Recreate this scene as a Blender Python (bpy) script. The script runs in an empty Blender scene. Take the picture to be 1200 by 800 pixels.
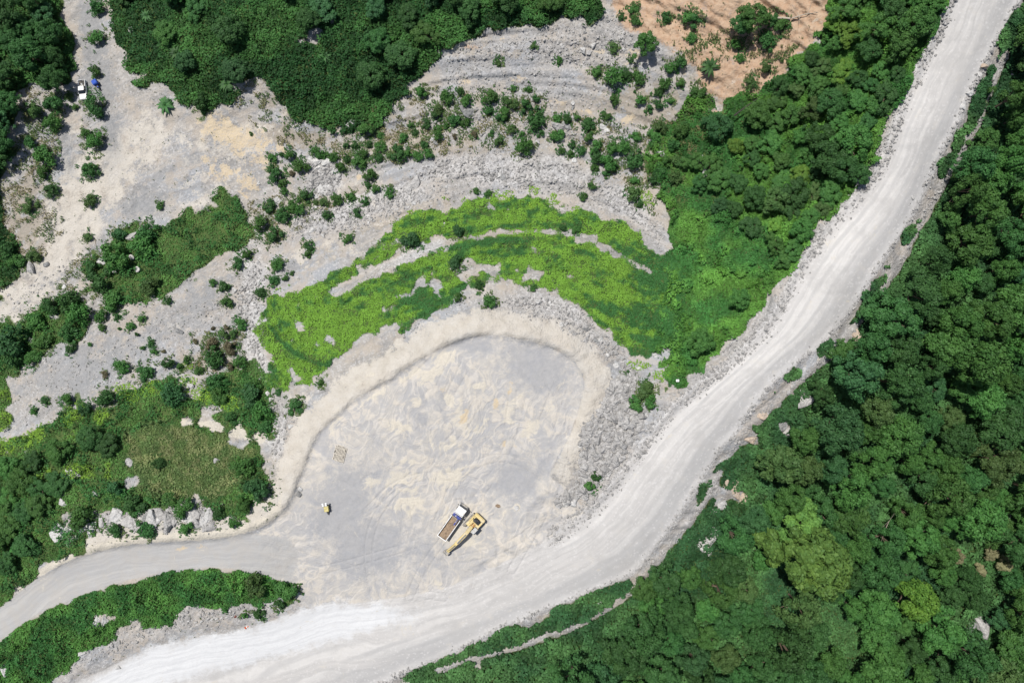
import bpy, math, random
import numpy as np
from mathutils import Vector, Matrix, Euler

# ------------------------------------------------------------------ camera, sky, sun, exposure
S = bpy.context.scene
COL = S.collection
CAM_H, FPX, CU, CV = 160.0, 800.0, 600.0, 400.0
cam = bpy.data.cameras.new("camera"); camo = bpy.data.objects.new("camera", cam); COL.objects.link(camo)
camo.location = (0, 0, CAM_H); camo.rotation_euler = (0, 0, 0)
cam.sensor_width = 36.0; cam.lens = 24.0; cam.clip_start = 1.0; cam.clip_end = 3000.0
S.camera = camo
SUN_EL = math.radians(66); SUN_AZ = math.radians(-42)        # azimuth from +Y towards +X: the sun stands upper left of the picture
W = bpy.data.worlds.new("World"); S.world = W; W.use_nodes = True
wn = W.node_tree.nodes; wl = W.node_tree.links; wn.clear()
sky = wn.new("ShaderNodeTexSky"); sky.sky_type = 'NISHITA'; sky.sun_disc = False
sky.sun_elevation = SUN_EL; sky.sun_rotation = SUN_AZ; sky.air_density = 1.0; sky.dust_density = 1.5
bg = wn.new("ShaderNodeBackground"); bg.inputs[1].default_value = 0.085
wo = wn.new("ShaderNodeOutputWorld"); wl.new(sky.outputs[0], bg.inputs[0]); wl.new(bg.outputs[0], wo.inputs[0])
sun = bpy.data.lights.new("sun", 'SUN'); sun.energy = 5.0; sun.angle = math.radians(0.53); sun.color = (1.0, 0.965, 0.915)
suno = bpy.data.objects.new("sun", sun); COL.objects.link(suno)
sd = Vector((math.sin(SUN_AZ)*math.cos(SUN_EL), math.cos(SUN_AZ)*math.cos(SUN_EL), math.sin(SUN_EL)))
suno.rotation_euler = sd.to_track_quat('Z', 'Y').to_euler(); suno.location = sd*300
S.view_settings.view_transform = 'Standard'; S.view_settings.look = 'None'
S.view_settings.exposure = 0.0; S.view_settings.gamma = 1.0; S.view_settings.use_curve_mapping = False
S.cycles.max_bounces = 5; S.cycles.diffuse_bounces = 2; S.cycles.transmission_bounces = 3; S.cycles.transparent_max_bounces = 4
S.cycles.use_denoising = True

rng = np.random.default_rng(7); random.seed(7)

# ------------------------------------------------------------------ numeric helpers
def hash2(i, j, s=0):
    h = (i.astype(np.int64)*374761393 + j.astype(np.int64)*668265263 + s*2147483647) & 0xffffffff
    h = ((h ^ (h >> 13))*1274126177) & 0xffffffff
    h = (h ^ (h >> 16)) & 0xffffffff
    h = (h*2246822519) & 0xffffffff
    return ((h ^ (h >> 15)) & 0xffffffff)/4294967295.0
def vnoise(x, y, s=0):
    i = np.floor(x); j = np.floor(y); fx = x-i; fy = y-j
    fx = fx*fx*(3-2*fx); fy = fy*fy*(3-2*fy)
    a = hash2(i, j, s); b = hash2(i+1, j, s); c = hash2(i, j+1, s); d = hash2(i+1, j+1, s)
    return (a*(1-fx)+b*fx)*(1-fy)+(c*(1-fx)+d*fx)*fy
def fbm(x, y, s=0, o=4, r=0.5):
    t = np.zeros_like(x, dtype=float); a = 1.0; n = 0.0
    for k in range(o):
        t += a*vnoise(x*2**k+17.3*k, y*2**k-9.1*k, s+k); n += a; a *= r
    return t/n
def worley(x, y, s=0):
    i = np.floor(x); j = np.floor(y); best = np.full(x.shape, 9.0); idv = np.zeros(x.shape); bx = np.zeros(x.shape); by = np.zeros(x.shape)
    for di in (-1, 0, 1):
        for dj in (-1, 0, 1):
            ci = i+di; cj = j+dj
            px = ci+0.15+0.7*hash2(ci, cj, s); py = cj+0.15+0.7*hash2(ci, cj, s+5)
            d = (px-x)**2+(py-y)**2; m = d < best
            best = np.where(m, d, best); idv = np.where(m, hash2(ci, cj, s+9), idv)
            bx = np.where(m, x-px, bx); by = np.where(m, y-py, by)
    return np.sqrt(best), idv, bx, by
def sstep(a, b, x):
    t = np.clip((x-a)/(b-a), 0, 1); return t*t*(3-2*t)
def inpoly(poly, u, v):
    r = np.zeros(u.shape, bool); n = len(poly)
    for k in range(n):
        x1, y1 = poly[k]; x2, y2 = poly[(k+1) % n]
        if y1 == y2: continue
        c = ((y1 > v) != (y2 > v)) & (u < (x2-x1)*(v-y1)/(y2-y1)+x1)
        r ^= c
    return r
def pdist(pl, u, v, closed=False):
    """distance to a polyline, side (+ = left of travel in picture axes, v down), arc length"""
    best = np.full(u.shape, 1e9); sg = np.zeros(u.shape); al = np.zeros(u.shape); L = 0.0
    pts = list(pl)+([pl[0]] if closed else [])
    for (x1, y1), (x2, y2) in zip(pts[:-1], pts[1:]):
        dx, dy = x2-x1, y2-y1; l2 = dx*dx+dy*dy; l = math.sqrt(l2)
        t = np.clip(((u-x1)*dx+(v-y1)*dy)/l2, 0, 1)
        d = np.hypot(u-x1-t*dx, v-y1-t*dy); m = d < best
        best = np.where(m, d, best); sg = np.where(m, np.sign((u-x1)*dy-(v-y1)*dx), sg)
        al = np.where(m, L+t*l, al); L += l
    return best, sg, al

def warp(u, v, a=1.0):
    return (u+a*(11*(fbm(u/17, v/17, 201, 3)-.5)+7*(fbm(u/4.5, v/4.5, 205, 2)-.5)), v+a*(11*(fbm(u/17, v/17, 211, 3)-.5)+7*(fbm(u/4.5, v/4.5, 215, 2)-.5)))
def inw(poly, u, v, a=1.0): return inpoly(poly, *warp(u, v, a))
# ------------------------------------------------------------------ outlines read from the photograph (photo pixels; put on the ground below)
BERM = [(-60, 745), (0, 712), (40, 680), (84, 655), (150, 637), (250, 633), (290, 625), (322, 610), (340, 590), (352, 560), (363, 532), (371, 508), (400, 484), (416, 468),
        (455, 445), (491, 421), (532, 401), (570, 391), (614, 398), (664, 413), (687, 443), (680, 473), (672, 501), (647, 550), (620, 586)]
FLOOR = [(322, 610), (340, 590), (352, 560), (363, 532), (371, 508), (400, 484), (416, 468), (455, 445), (491, 421), (532, 401), (570, 391), (614, 398), (664, 413), (687, 443),
         (680, 473), (672, 501), (647, 550), (620, 586), (590, 640), (520, 690), (430, 705), (372, 705), (352, 690), (378, 660), (368, 640), (330, 628)]
HL = [(1180, -160), (1112, 0), (1099, 34), (1084, 64), (1060, 110), (1045, 150), (1036, 182), (1012, 220), (965, 267), (935, 315), (901, 380), (860, 420), (800, 464), (765, 505), (735, 545), (700, 590), (650, 628), (600, 655), (560, 672), (520, 690), (430, 705), (371, 709), (337, 719), (287, 739), (236, 746), (175, 756), (60, 815), (-60, 880)]
HR = [(1290, -160), (1197, 0), (1178, 27), (1158, 67), (1134, 115), (1124, 142), (1097, 189), (1087, 216), (1067, 257), (1043, 292), (1019, 329), (989, 376), (959, 407), (928, 430), (905, 450), (878, 481), (861, 508), (837, 535), (815, 575), (795, 605), (771, 638), (738, 676), (704, 688), (636, 716), (592, 732), (535, 764), (450, 797), (400, 830), (200, 960)]
def chaikin(p, n=2, closed=False):
    p = [tuple(map(float, q)) for q in p]
    for _ in range(n):
        q = [] if closed else [p[0]]; m = len(p)
        for i in range(m if closed else m-1):
            a, b = p[i], p[(i+1) % m]; q += [(a[0]*.75+b[0]*.25, a[1]*.75+b[1]*.25), (a[0]*.25+b[0]*.75, a[1]*.25+b[1]*.75)]
        p = q if closed else q+[p[-1]]
    return p
BERM = chaikin(BERM); FLOOR = chaikin(FLOOR, 2, True); HL = chaikin(HL); HR = chaikin(HR)
HAUL = HL+HR[::-1]
ACCESS = [(-60, 745), (0, 712), (40, 680), (84, 655), (150, 637), (250, 633), (290, 625), (330, 628), (368, 640), (378, 660), (352, 684), (321, 675), (263, 664), (203, 667), (142, 681), (91, 699), (44, 719), (0, 749), (-60, 790)]
PATHL = [(395, 341), (434, 319), (467, 305), (518, 285), (545, 279), (602, 271), (663, 272), (704, 285), (737, 305), (763, 320)]
PATHL = chaikin(PATHL)
LEDGE = [(1180, 60), (1163, 100), (1150, 140), (1120, 190), (1095, 235), (1057, 305), (1036, 336), (1009, 375), (972, 417), (935, 447), (911, 467), (878, 498), (854, 532), (830, 580), (820, 597), (799, 621), (768, 658), (738, 695), (714, 712), (684, 729), (636, 749), (589, 763), (545, 773), (511, 786), (484, 798), (450, 815)]
RIGHT = [(1215, -60), (1197, 0), (1180, 30), (1162, 70), (1140, 118), (1128, 142), (1102, 189), (1092, 216), (1072, 257), (1048, 292), (1024, 329), (996, 376), (965, 407), (934, 432), (911, 452), (884, 481), (866, 508), (842, 535), (822, 575), (802, 612), (775, 645), (741, 680), (704, 692), (636, 719), (592, 735), (535, 766), (480, 786), (440, 805), (430, 900), (1400, 900), (1400, -60)]
TERR = [(300, 376), (317, 349), (358, 339), (400, 313), (430, 292), (457, 268), (470, 258), (488, 250), (510, 246), (535, 249), (548, 236), (575, 230), (606, 232), (633, 230), (656, 248), (700, 252), (731, 263), (758, 290), (781, 302), (800, 330), (800, 425), (771, 413), (737, 417), (724, 400), (704, 383), (680, 356), (636, 339), (589, 329), (548, 336), (535, 349), (518, 363), (488, 373), (473, 395), (467, 376), (420, 397), (400, 415), (368, 440), (337, 461), (317, 451)]
EAST = [(979, -60), (979, 0), (959, 47), (935, 61), (915, 91), (878, 115), (850, 121), (830, 110), (815, 95), (800, 125), (775, 150), (750, 172), (765, 205), (780, 235), (785, 262), (783, 300), (790, 330), (770, 410), (781, 450), (792, 452), (812, 440), (826, 428), (868, 384), (888, 364), (905, 343), (938, 300), (963, 262), (993, 235), (1010, 197), (1028, 187), (1031, 155), (1063, 100), (1070, 70), (1084, 62), (1099, 32), (1112, 0), (1140, -60)]
NORTH = [(118, -60), (125, 0), (138, 35), (150, 75), (160, 103), (190, 102), (215, 120), (240, 130), (265, 125), (285, 100), (305, 82), (322, 105), (345, 138), (375, 155), (430, 152), (460, 130), (478, 98), (512, 75), (535, 60), (540, 48), (600, 32), (650, 22), (680, 28), (712, 15), (716, 0), (720, -60)]
NWEST = [(-200, -60), (50, -60), (62, 0), (80, 28), (93, 60), (85, 92), (60, 103), (25, 100), (15, 135), (8, 190), (-10, 230), (-200, 240)]
WEST = [(-200, 240), (0, 230), (12, 270), (25, 290), (35, 310), (10, 335), (0, 342), (-200, 400)]
LEFTMID = [(132, 275), (150, 262), (175, 268), (203, 262), (243, 233), (263, 219), (290, 243), (300, 262), (277, 292), (250, 302), (216, 329), (176, 353), (142, 360), (125, 363), (121, 343), (103, 335), (99, 309), (125, 297)]
CLUMP = [(30, 376), (60, 350), (98, 350), (105, 373), (95, 392), (71, 402), (57, 412), (44, 432), (28, 427), (0, 440), (15, 460), (15, 490), (5, 510), (-80, 520), (-80, 385), (0, 380)]
SOUTHW = [(-80, 540), (0, 531), (7, 518), (51, 493), (81, 481), (100, 470), (135, 481), (142, 457), (169, 448), (203, 437), (236, 454), (250, 442), (287, 436), (297, 410), (287, 393), (300, 420), (317, 457), (321, 508), (314, 518), (250, 490), (189, 486), (300, 520), (310, 535), (314, 560), (304, 591), (283, 616), (230, 590), (150, 600), (84, 645), (47, 665), (27, 695), (0, 706), (-80, 740)]
MEADOW = [(152, 500), (200, 492), (250, 505), (300, 520), (283, 560), (275, 587), (236, 586), (162, 566), (145, 535)]
ISLAND = [(-80, 780), (0, 749), (44, 719), (91, 699), (142, 682), (203, 668), (263, 665), (321, 675), (348, 682), (351, 695), (340, 703), (317, 702), (270, 711), (236, 714), (216, 706), (203, 729), (169, 735), (160, 720), (135, 749), (101, 766), (68, 788), (30, 820), (-80, 860)]
REDSOIL = [(716, -60), (979, -60), (979, 0), (960, 45), (935, 61), (915, 91), (878, 115), (850, 124), (830, 108), (815, 90), (800, 62), (770, 50), (745, 32), (735, 40), (716, 10)]
LOOSE = [(800, 128), (758, 169), (724, 203), (754, 233), (771, 262), (790, 262), (800, 215), (815, 190), (830, 150), (815, 110)]   # thin shrubs on grey rubble
SCRUBN = [(300, 62), (330, 55), (385, 20), (400, 45), (380, 75), (350, 100), (345, 140), (400, 152), (440, 155), (480, 110), (520, 110), (440, 190), (380, 185), (330, 170), (300, 150), (270, 130)]
WHITEG = [(60, 830), (111, 797), (159, 770), (175, 756), (236, 746), (287, 739), (337, 719), (371, 709), (400, 706), (450, 709), (505, 720), (460, 731), (400, 750), (300, 775), (200, 800), (150, 830)]
SCARP = [(189, 486), (215, 492), (236, 493), (262, 494), (285, 500), (300, 507), (315, 520), (300, 522), (270, 510), (235, 503), (205, 497)]

# ------------------------------------------------------------------ terrain height (metres) at photo pixel (u, v)
CP = """450,450,0 550,430,0 650,450,0 450,560,0 550,560,0 620,590,0 640,520,0 520,650,-.4 400,640,-1 390,690,-1.8 570,500,0 420,510,0 380,560,-.4
1150,0,16 1080,150,12 1000,300,8.5 900,430,5.5 800,540,3.2 700,640,1.2 600,700,-.5 450,750,-2.2 300,770,-3.8 150,800,-5.5 1200,-100,20
330,650,-1.6 200,658,-4 80,690,-6.5 0,735,-8.5 -100,790,-11 200,690,-2.6 270,692,-1.4 100,730,-4.5 330,695,-1.5 20,780,-7
0,620,-9 100,580,-5 200,560,-3.5 250,520,-4.5 150,500,-8 50,520,-12 230,600,-2.5 100,630,-5
150,430,-14 230,360,-14.5 50,430,-17 300,480,-9 300,400,-13 300,330,-15 0,450,-20 200,470,-11
0,340,-23 100,200,-22.5 200,200,-20.5 120,100,-23 100,0,-25 260,170,-19.5 -100,200,-21 -100,400,-24 0,100,-19 20,200,-21
300,60,-13.5 400,30,-14 500,30,-11.5 430,100,-15.5 600,10,-9 400,200,-17.5 500,200,-15.5 600,150,-13 700,150,-11 700,50,-9 800,50,-3.5 900,20,2 850,100,-4.5 200,50,-18 300,-90,-11 700,-90,-3
350,300,-15.5 400,310,-13.5 490,240,-13.5 606,215,-13 735,250,-10.5 450,310,-10 600,271,-9.5 737,305,-7.5 330,440,-8 370,445,-4.5 470,380,-3.6 600,325,-4.2 700,370,-2.6 750,420,-1.6
340,520,-2.5 340,470,-4 310,560,-1.5 720,440,-.2 730,490,.5 690,560,.3 780,440,2.2
850,250,-4.5 850,350,-1 950,200,1.5 1000,100,6 900,300,2 800,200,-9 1050,20,12
1010,420,-1 1110,280,0 1190,130,6 910,530,-4 1000,600,-15 1200,400,-15 1200,600,-26 1100,780,-30 900,760,-18 800,690,-7 700,750,-6 600,790,-6 860,600,-5 1300,300,-16 1300,900,-42 900,900,-24 500,860,-9"""
CP = np.array([[float(t) for t in p.split(',')] for p in CP.split()])
def _tps_k(d): return np.where(d > 0, d*d*np.log(np.maximum(d, 1e-9)), 0)
_X = CP[:, :2]/400.0; _n = len(_X)
_K = _tps_k(np.hypot(_X[:, None, 0]-_X[None, :, 0], _X[:, None, 1]-_X[None, :, 1]))+np.eye(_n)*0.004
_P = np.c_[np.ones(_n), _X]; _A = np.zeros((_n+3, _n+3)); _A[:_n, :_n] = _K; _A[:_n, _n:] = _P; _A[_n:, :_n] = _P.T
_w = np.linalg.solve(_A, np.r_[CP[:, 2], 0, 0, 0])
GU = np.arange(-160, 1361, 10.0); GV = np.arange(-160, 961, 10.0)
_gu, _gv = np.meshgrid(GU, GV)
_q = np.c_[_gu.ravel(), _gv.ravel()]/400.0
_D = np.hypot(_q[:, None, 0]-_X[None, :, 0], _q[:, None, 1]-_X[None, :, 1])
GZ = (_tps_k(_D)@_w[:_n]+_w[_n]+_q@_w[_n+1:]).reshape(_gu.shape)
def bil(G, U0, V0, st, u, v):
    x = np.clip((u-U0)/st, 0, G.shape[1]-1.001); y = np.clip((v-V0)/st, 0, G.shape[0]-1.001)
    i = x.astype(int); j = y.astype(int); fx = x-i; fy = y-j
    return (G[j, i]*(1-fx)+G[j, i+1]*fx)*(1-fy)+(G[j+1, i]*(1-fx)+G[j+1, i+1]*fx)*fy
def smooth(m, k):
    for _ in range(2):
        for ax in (0, 1):
            p = np.pad(m, [(k, k) if a == ax else (0, 0) for a in (0, 1)], mode='edge'); c = np.cumsum(p, axis=ax)
            c = np.insert(c, 0, 0, axis=ax)
            m = (np.take(c, range(2*k+1, c.shape[ax]), axis=ax)-np.take(c, range(0, c.shape[ax]-2*k-1), axis=ax))/(2*k+1)
    return m
# raster the masks once, 2 px cells, margin 160
MU0, MV0, MS = -160.0, -160.0, 2.0
mu, mv = np.meshgrid(np.arange(MU0, 1361, MS), np.arange(MV0, 961, MS))
def mask(poly, k=1): return smooth(inw(poly, mu, mv).astype(float), k)
def blob(lst):
    m = np.zeros(mu.shape); WU, WV = warp(mu, mv, .8)
    for (x, y, a, b, t, w) in lst:
        c, s = math.cos(math.radians(t)), math.sin(math.radians(t)); dx = WU-x; dy = WV-y
        m = np.maximum(m, w*np.clip(1.35-np.hypot((dx*c+dy*s)/a, (-dx*s+dy*c)/b), 0, 1))
    return m
dB, sB, aB = pdist(BERM, mu, mv); oB = dB*sB      # + = outside (north-west) of the work floor edge
dHL, sHL, aH = pdist(HL, mu, mv); dHR, sHR, aHR = pdist(HR, mu, mv)
dA, sA, aA = pdist(ACCESS, mu, mv, True)
dP, sP, aP = pdist(PATHL, mu, mv); dL, sL, aL = pdist(LEDGE, mu, mv)
mHaul = inpoly(HAUL, mu, mv).astype(float); mAcc = inpoly(ACCESS, mu, mv).astype(float); mFloor = inpoly(FLOOR, mu, mv).astype(float)
pathw = 2.3+3.6*sstep(560, 470, mu)
mPath = (dP < pathw).astype(float)
bare = [(545, 322, 14, 8, 20, 1), (579, 321, 9, 6, 0, 1), (622, 321, 20, 5, 8, 1), (481, 343, 9, 4, -20, 1), (512, 335, 5, 8, 10, 1), (505, 285, 22, 6, -22, 1), (455, 312, 16, 5, -25, 1), (343, 398, 16, 2, -55, .9), (471, 352, 6, 2, 0, .8), (398, 352, 9, 3, -50, .8), (420, 345, 8, 2, -30, .8),
        (640, 290, 16, 3, 5, .7), (595, 290, 10, 3, 0, .7), (783, 410, 8, 6, 0, 1), (765, 420, 16, 3, -15, .9), (450, 285, 8, 4, -30, .9), (690, 345, 3, 9, 60, .6), (720, 388, 3, 10, 55, .7), (655, 322, 8, 3, 0, .8)]
mBare = blob(bare)
vegs = np.zeros(mu.shape)
for p in (RIGHT, TERR, EAST, NORTH, NWEST, WEST, LEFTMID, CLUMP, SOUTHW, ISLAND): vegs = np.maximum(vegs, inw(p, mu, mv, .75 if p in (RIGHT, ISLAND, TERR) else 1.3))
ledgew = 2.6+1.8*vnoise(aL/30, aL*0, 3)
mLedge = (dL < ledgew)*(vnoise(aL/22, aL*0+4, 8) > 0.12)
vegs *= 1-np.maximum(np.maximum(mPath, mHaul), np.maximum(mAcc, mLedge))
vegs *= 1-np.clip(mBare*1.6, 0, 1)
vegs = np.clip(vegs-0.75*inpoly(SCARP, mu, mv), 0, 1)
outc = blob([(827, 632, 9, 9, 0, 1), (855, 578, 17, 9, 10, 1), (846, 592, 7, 7, 0, 1), (943, 468, 9, 8, 30, 1), (917, 500, 10, 12, 0, .9), (880, 515, 10, 8, 0, .9), (1002, 392, 9, 6, 0, .8), (898, 480, 22, 7, -40, .8), (640, 748, 20, 8, -15, .6), (560, 780, 12, 6, -30, .7), (1050, 300, 5, 12, 30, .6), (1085, 240, 8, 12, 30, .6), (225, 588, 40, 6, 8, .8), (160, 566, 14, 8, 30, .8), (84, 560, 7, 9, 0, .9), (76, 580, 6, 12, 0, .8), (150, 608, 90, 9, 0, .9), (125, 725, 18, 7, 0, .8), (100, 765, 14, 6, -20, .8), (222, 460, 12, 14, 0, .6), (250, 480, 30, 4, 8, .8), (820, 190, 10, 8, 0, .6), (830, 205, 12, 7, 0, .6), (1148, 729, 14, 6, 30, .6), (360, 40, 22, 14, -40, .7), (395, 60, 15, 8, 0, .3), (625, 730, 18, 6, -10, .9)])
vegs *= 1-np.clip(outc*1.5, 0, 1)
VEG0 = smooth(vegs, 1)
_near = smooth(np.maximum.reduce([inpoly(p, mu, mv).astype(float) for p in (RIGHT, ISLAND, TERR)]), 6)
_rough = .9-.5*_near
_N = (fbm(mu/10, mv/10, 301, 4)-.5)/.13
_arc = dP*sP; _bn = (fbm(aP/34, _arc/4.0, 302, 3)-.5)/.13
vegs = vegs*(1-.9*((_bn > 1.15) & inpoly(TERR, mu, mv) & (mu < 730)))
VEG = sstep(.34, .66, smooth(vegs, 5)*.65+smooth(vegs, 1)*.35+_rough*_N*.26)*(1-np.maximum(np.maximum(mPath, mLedge), np.maximum(mHaul, mAcc)))
_tm = smooth(inpoly(TERR, mu, mv).astype(float), 5)
_Nf = (fbm(mu/4.5, mv/4.5, 303, 3)-.5)/.12
VEG = VEG*(1-_tm)+_tm*sstep(.30, .62, smooth(vegs, 2)+.24*_Nf)*(1-mPath)
VEG = smooth(np.where(smooth(vegs, 8) > .97, 1.0, VEG*sstep(.02, .12, smooth(vegs, 8))), 1)
_regc = {}
def reg(polys):
    k = tuple(len(p)*1000+p[0][0] for p in polys)
    if k not in _regc: _regc[k] = smooth(np.maximum.reduce([inw(p, mu, mv, 1.0).astype(float) for p in polys]), 4)
    G = _regc[k]
    return lambda u, v: (bil(G, MU0, MV0, MS, u, v)+.3*(fbm(u/6, v/6, 311, 2)-.5) > .18).astype(float)
TAN = np.clip(np.where(oB > 0, sstep(42, 18, oB)*sstep(0, 1, oB), 0)*(1-VEG)*(mu > 60)*(mv > 340), 0, 1)
TAN = TAN*(1-sstep(520, 600, mv)*(mu > 500))
TAN = np.maximum(TAN, mask([(70, 118), (98, 150), (70, 200), (58, 255), (25, 330), (-60, 350), (-60, 420), (20, 375), (75, 335), (100, 300), (118, 262), (150, 225), (185, 185), (200, 150), (175, 128), (150, 150), (110, 190), (90, 160)], 4)*0.75)
TAN = np.maximum(TAN, blob([(270, 170, 70, 40, 0, .55), (700, 470, 14, 40, 15, .9), (660, 560, 12, 30, 30, .6), (350, 300, 26, 14, 0, .5), (390, 285, 40, 16, 0, .35), (360, 480, 30, 30, 0, .4), (450, 250, 60, 30, -20, .25), (240, 220, 40, 30, 0, .35), (780, 500, 30, 5, -48, .4), (200, 380, 25, 14, 0, .25), (420, 215, 40, 8, -20, .3)]))
OCH = blob([(258, 150, 34, 20, 30, .8), (300, 190, 24, 22, 0, .6), (262, 200, 18, 12, 0, .7), (275, 165, 10, 26, -20, 1), (300, 165, 20, 12, 20, .7), (290, 215, 14, 18, 30, .9), (235, 115, 12, 20, 0, .7), (248, 190, 14, 8, 30, .7), (330, 175, 24, 8, 10, .6), (345, 170, 10, 6, 0, .7),
            (703, 62, 8, 5, 0, 1), (742, 63, 9, 7, 0, 1), (575, 158, 9, 7, 0, .9), (515, 165, 9, 7, 0, .7), (545, 97, 14, 4, 10, .7), (610, 92, 14, 4, 0, .6), (650, 122, 18, 4, 5, .7), (690, 132, 18, 3, 6, .7), (735, 138, 10, 9, 0, .7), (420, 208, 5, 4, 0, 1), (800, 78, 5, 9, 0, .8), (735, 75, 6, 3, 0, .7), (590, 44, 8, 4, 0, .5),
            (770, 190, 12, 6, 0, .5), (700, 150, 10, 6, 0, .4), (527, 437, 4, 6, -20, .9), (581, 474, 4, 9, 0, 1), (544, 487, 4, 10, 20, .9), (597, 458, 3, 8, 10, .8), (591, 521, 3, 5, 0, .8), (604, 522, 3, 5, 0, .8), (517, 457, 8, 3, 0, .6), (215, 641, 22, 2.5, 0, .6), (240, 640, 14, 2.5, -10, .5), (353, 236, 3, 5, 0, .8)])
RED = mask(REDSOIL, 5)
RED = np.maximum(RED, blob([(842, 133, 14, 6, 20, .8), (1160, 170, 12, 8, 0, .3), (30, 540, 10, 20, 0, .4), (385, 178, 60, 8, -6, .35), (720, 205, 12, 6, 0, .4), (550, 55, 25, 6, -15, .5)]))
CREAM = blob([(520, 418, 16, 11, -40, 1), (505, 440, 22, 8, -35, .9), (480, 440, 22, 5, -35, .8), (440, 462, 30, 4, -35, .7), (490, 470, 9, 7, 0, .8), (528, 470, 6, 12, -30, 1), (563, 453, 9, 7, 0, 1), (470, 500, 16, 9, 10, .8), (540, 480, 10, 14, 20, .6), (600, 480, 12, 26, 10, .6), (625, 500, 10, 16, 10, .7),
              (660, 455, 8, 20, 25, .5), (560, 500, 30, 18, 0, .5), (530, 560, 22, 14, -20, .9), (470, 560, 30, 10, -15, .8), (436, 566, 12, 8, 10, .9), (480, 540, 18, 5, -10, .6), (545, 620, 34, 26, -30, .75), (480, 590, 22, 26, 0, .6), (590, 600, 20, 4, -35, .5), (510, 680, 22, 4, 40, .4), (425, 445, 20, 4, -35, .4), (520, 520, 26, 14, 0, .6),
              (595, 480, 20, 10, 0, .5), (640, 480, 12, 12, 0, .5), (605, 594, 4, 5, 0, .9), (660, 590, 16, 4, -40, .4), (535, 56, 9, 8, -20, 1), (545, 50, 14, 4, -20, .9), (700, 500, 10, 5, 0, .5), (405, 520, 16, 10, 0, .4), (390, 500, 10, 24, 30, .4)])
CREAM = np.maximum(CREAM, mask(SCARP, 1))
CREAM = np.maximum(CREAM, np.where((oB > 1) & (mu < 330) & (mu > 20), sstep(16, 6, oB)*0.9, 0)*(1-VEG))
WHG = smooth(inpoly(WHITEG, *warp(mu, mv, .5)).astype(float), 4)
DKG = blob([(108, 40, 16, 50, -10, 1), (115, 100, 20, 45, 0, 1), (130, 160, 18, 40, 0, .8), (80, 185, 10, 22, 0, .7), (230, 185, 22, 14, 0, .6), (250, 165, 10, 10, 0, .8), (165, 240, 40, 18, -30, .7), (110, 300, 16, 30, 30, .6), (300, 205, 14, 22, 0, .6), (60, 160, 16, 40, 0, .6), (100, 430, 90, 40, -20, .7), (200, 380, 60, 30, -30, .5), (240, 350, 40, 22, -40, .6),
            (630, 432, 56, 34, 20, 1), (560, 405, 40, 12, 0, .8), (520, 470, 30, 12, -40, .7), (430, 555, 40, 22, 0, .6), (640, 545, 22, 30, 20, .6), (495, 490, 14, 12, 0, .7), (400, 590, 40, 60, 20, 1), (430, 640, 50, 50, 0, 1), (610, 560, 40, 40, 20, .8), (500, 650, 50, 30, 0, .6), (560, 80, 90, 14, 6, .4), (640, 110, 80, 14, 8, .4), (560, 660, 40, 8, -20, .5), (300, 725, 60, 8, -10, .5), (200, 745, 80, 8, -18, .5)])
BRN = np.maximum(blob([(450, 255, 90, 26, -18, .5), (700, 130, 60, 30, 0, .6), (760, 185, 40, 40, 0, .6), (540, 175, 120, 14, 3, .6), (640, 120, 90, 12, 5, .4), (470, 160, 80, 28, 0, .6), (340, 160, 60, 16, 10, .8), (560, 60, 60, 18, 0, .4), (630, 150, 90, 18, 3, .5), (30, 250, 30, 60, 0, .7), (760, 130, 60, 40, 0, .6), (420, 110, 50, 30, -40, .5), (50, 340, 60, 20, -30, .4), (330, 100, 25, 30, 0, .6), (240, 410, 40, 30, 0, .5), (380, 290, 60, 20, -20, .4), (720, 210, 40, 20, 0, .4), (200, 400, 30, 60, 30, .3)]), 0)
_fr = np.clip(dHL/(dHL+dHR+1e-6), 0, 1)
WSC = np.maximum(np.maximum(np.exp(-(dHR/4)**2)*(mu > 440), np.exp(-(dHL/5)**2)*(mu > 640)), 0)
WSC = np.maximum(WSC, blob([(600, 200, 110, 22, 2, 1), (300, 420, 16, 100, -3, 1), (300, 320, 20, 40, 0, .8), (430, 240, 90, 20, -18, 1), (735, 240, 40, 18, 40, .9), (380, 205, 24, 26, 0, 1), (650, 360, 60, 16, 20, .8), (715, 510, 34, 60, 35, 1), (480, 300, 60, 10, -22, .8), (325, 510, 12, 40, 0, 1), (170, 612, 100, 12, 0, .7)]))
PIT = smooth(np.maximum(mFloor, inpoly([(325, 612), (290, 632), (330, 695), (372, 715), (460, 715), (560, 692), (650, 648), (690, 600), (650, 560)], mu, mv)), 3)
ROAD = smooth(inw(HAUL, mu, mv, .35).astype(float), 2); ACC = smooth(mAcc*sstep(375, 320, mu), 3)
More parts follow.
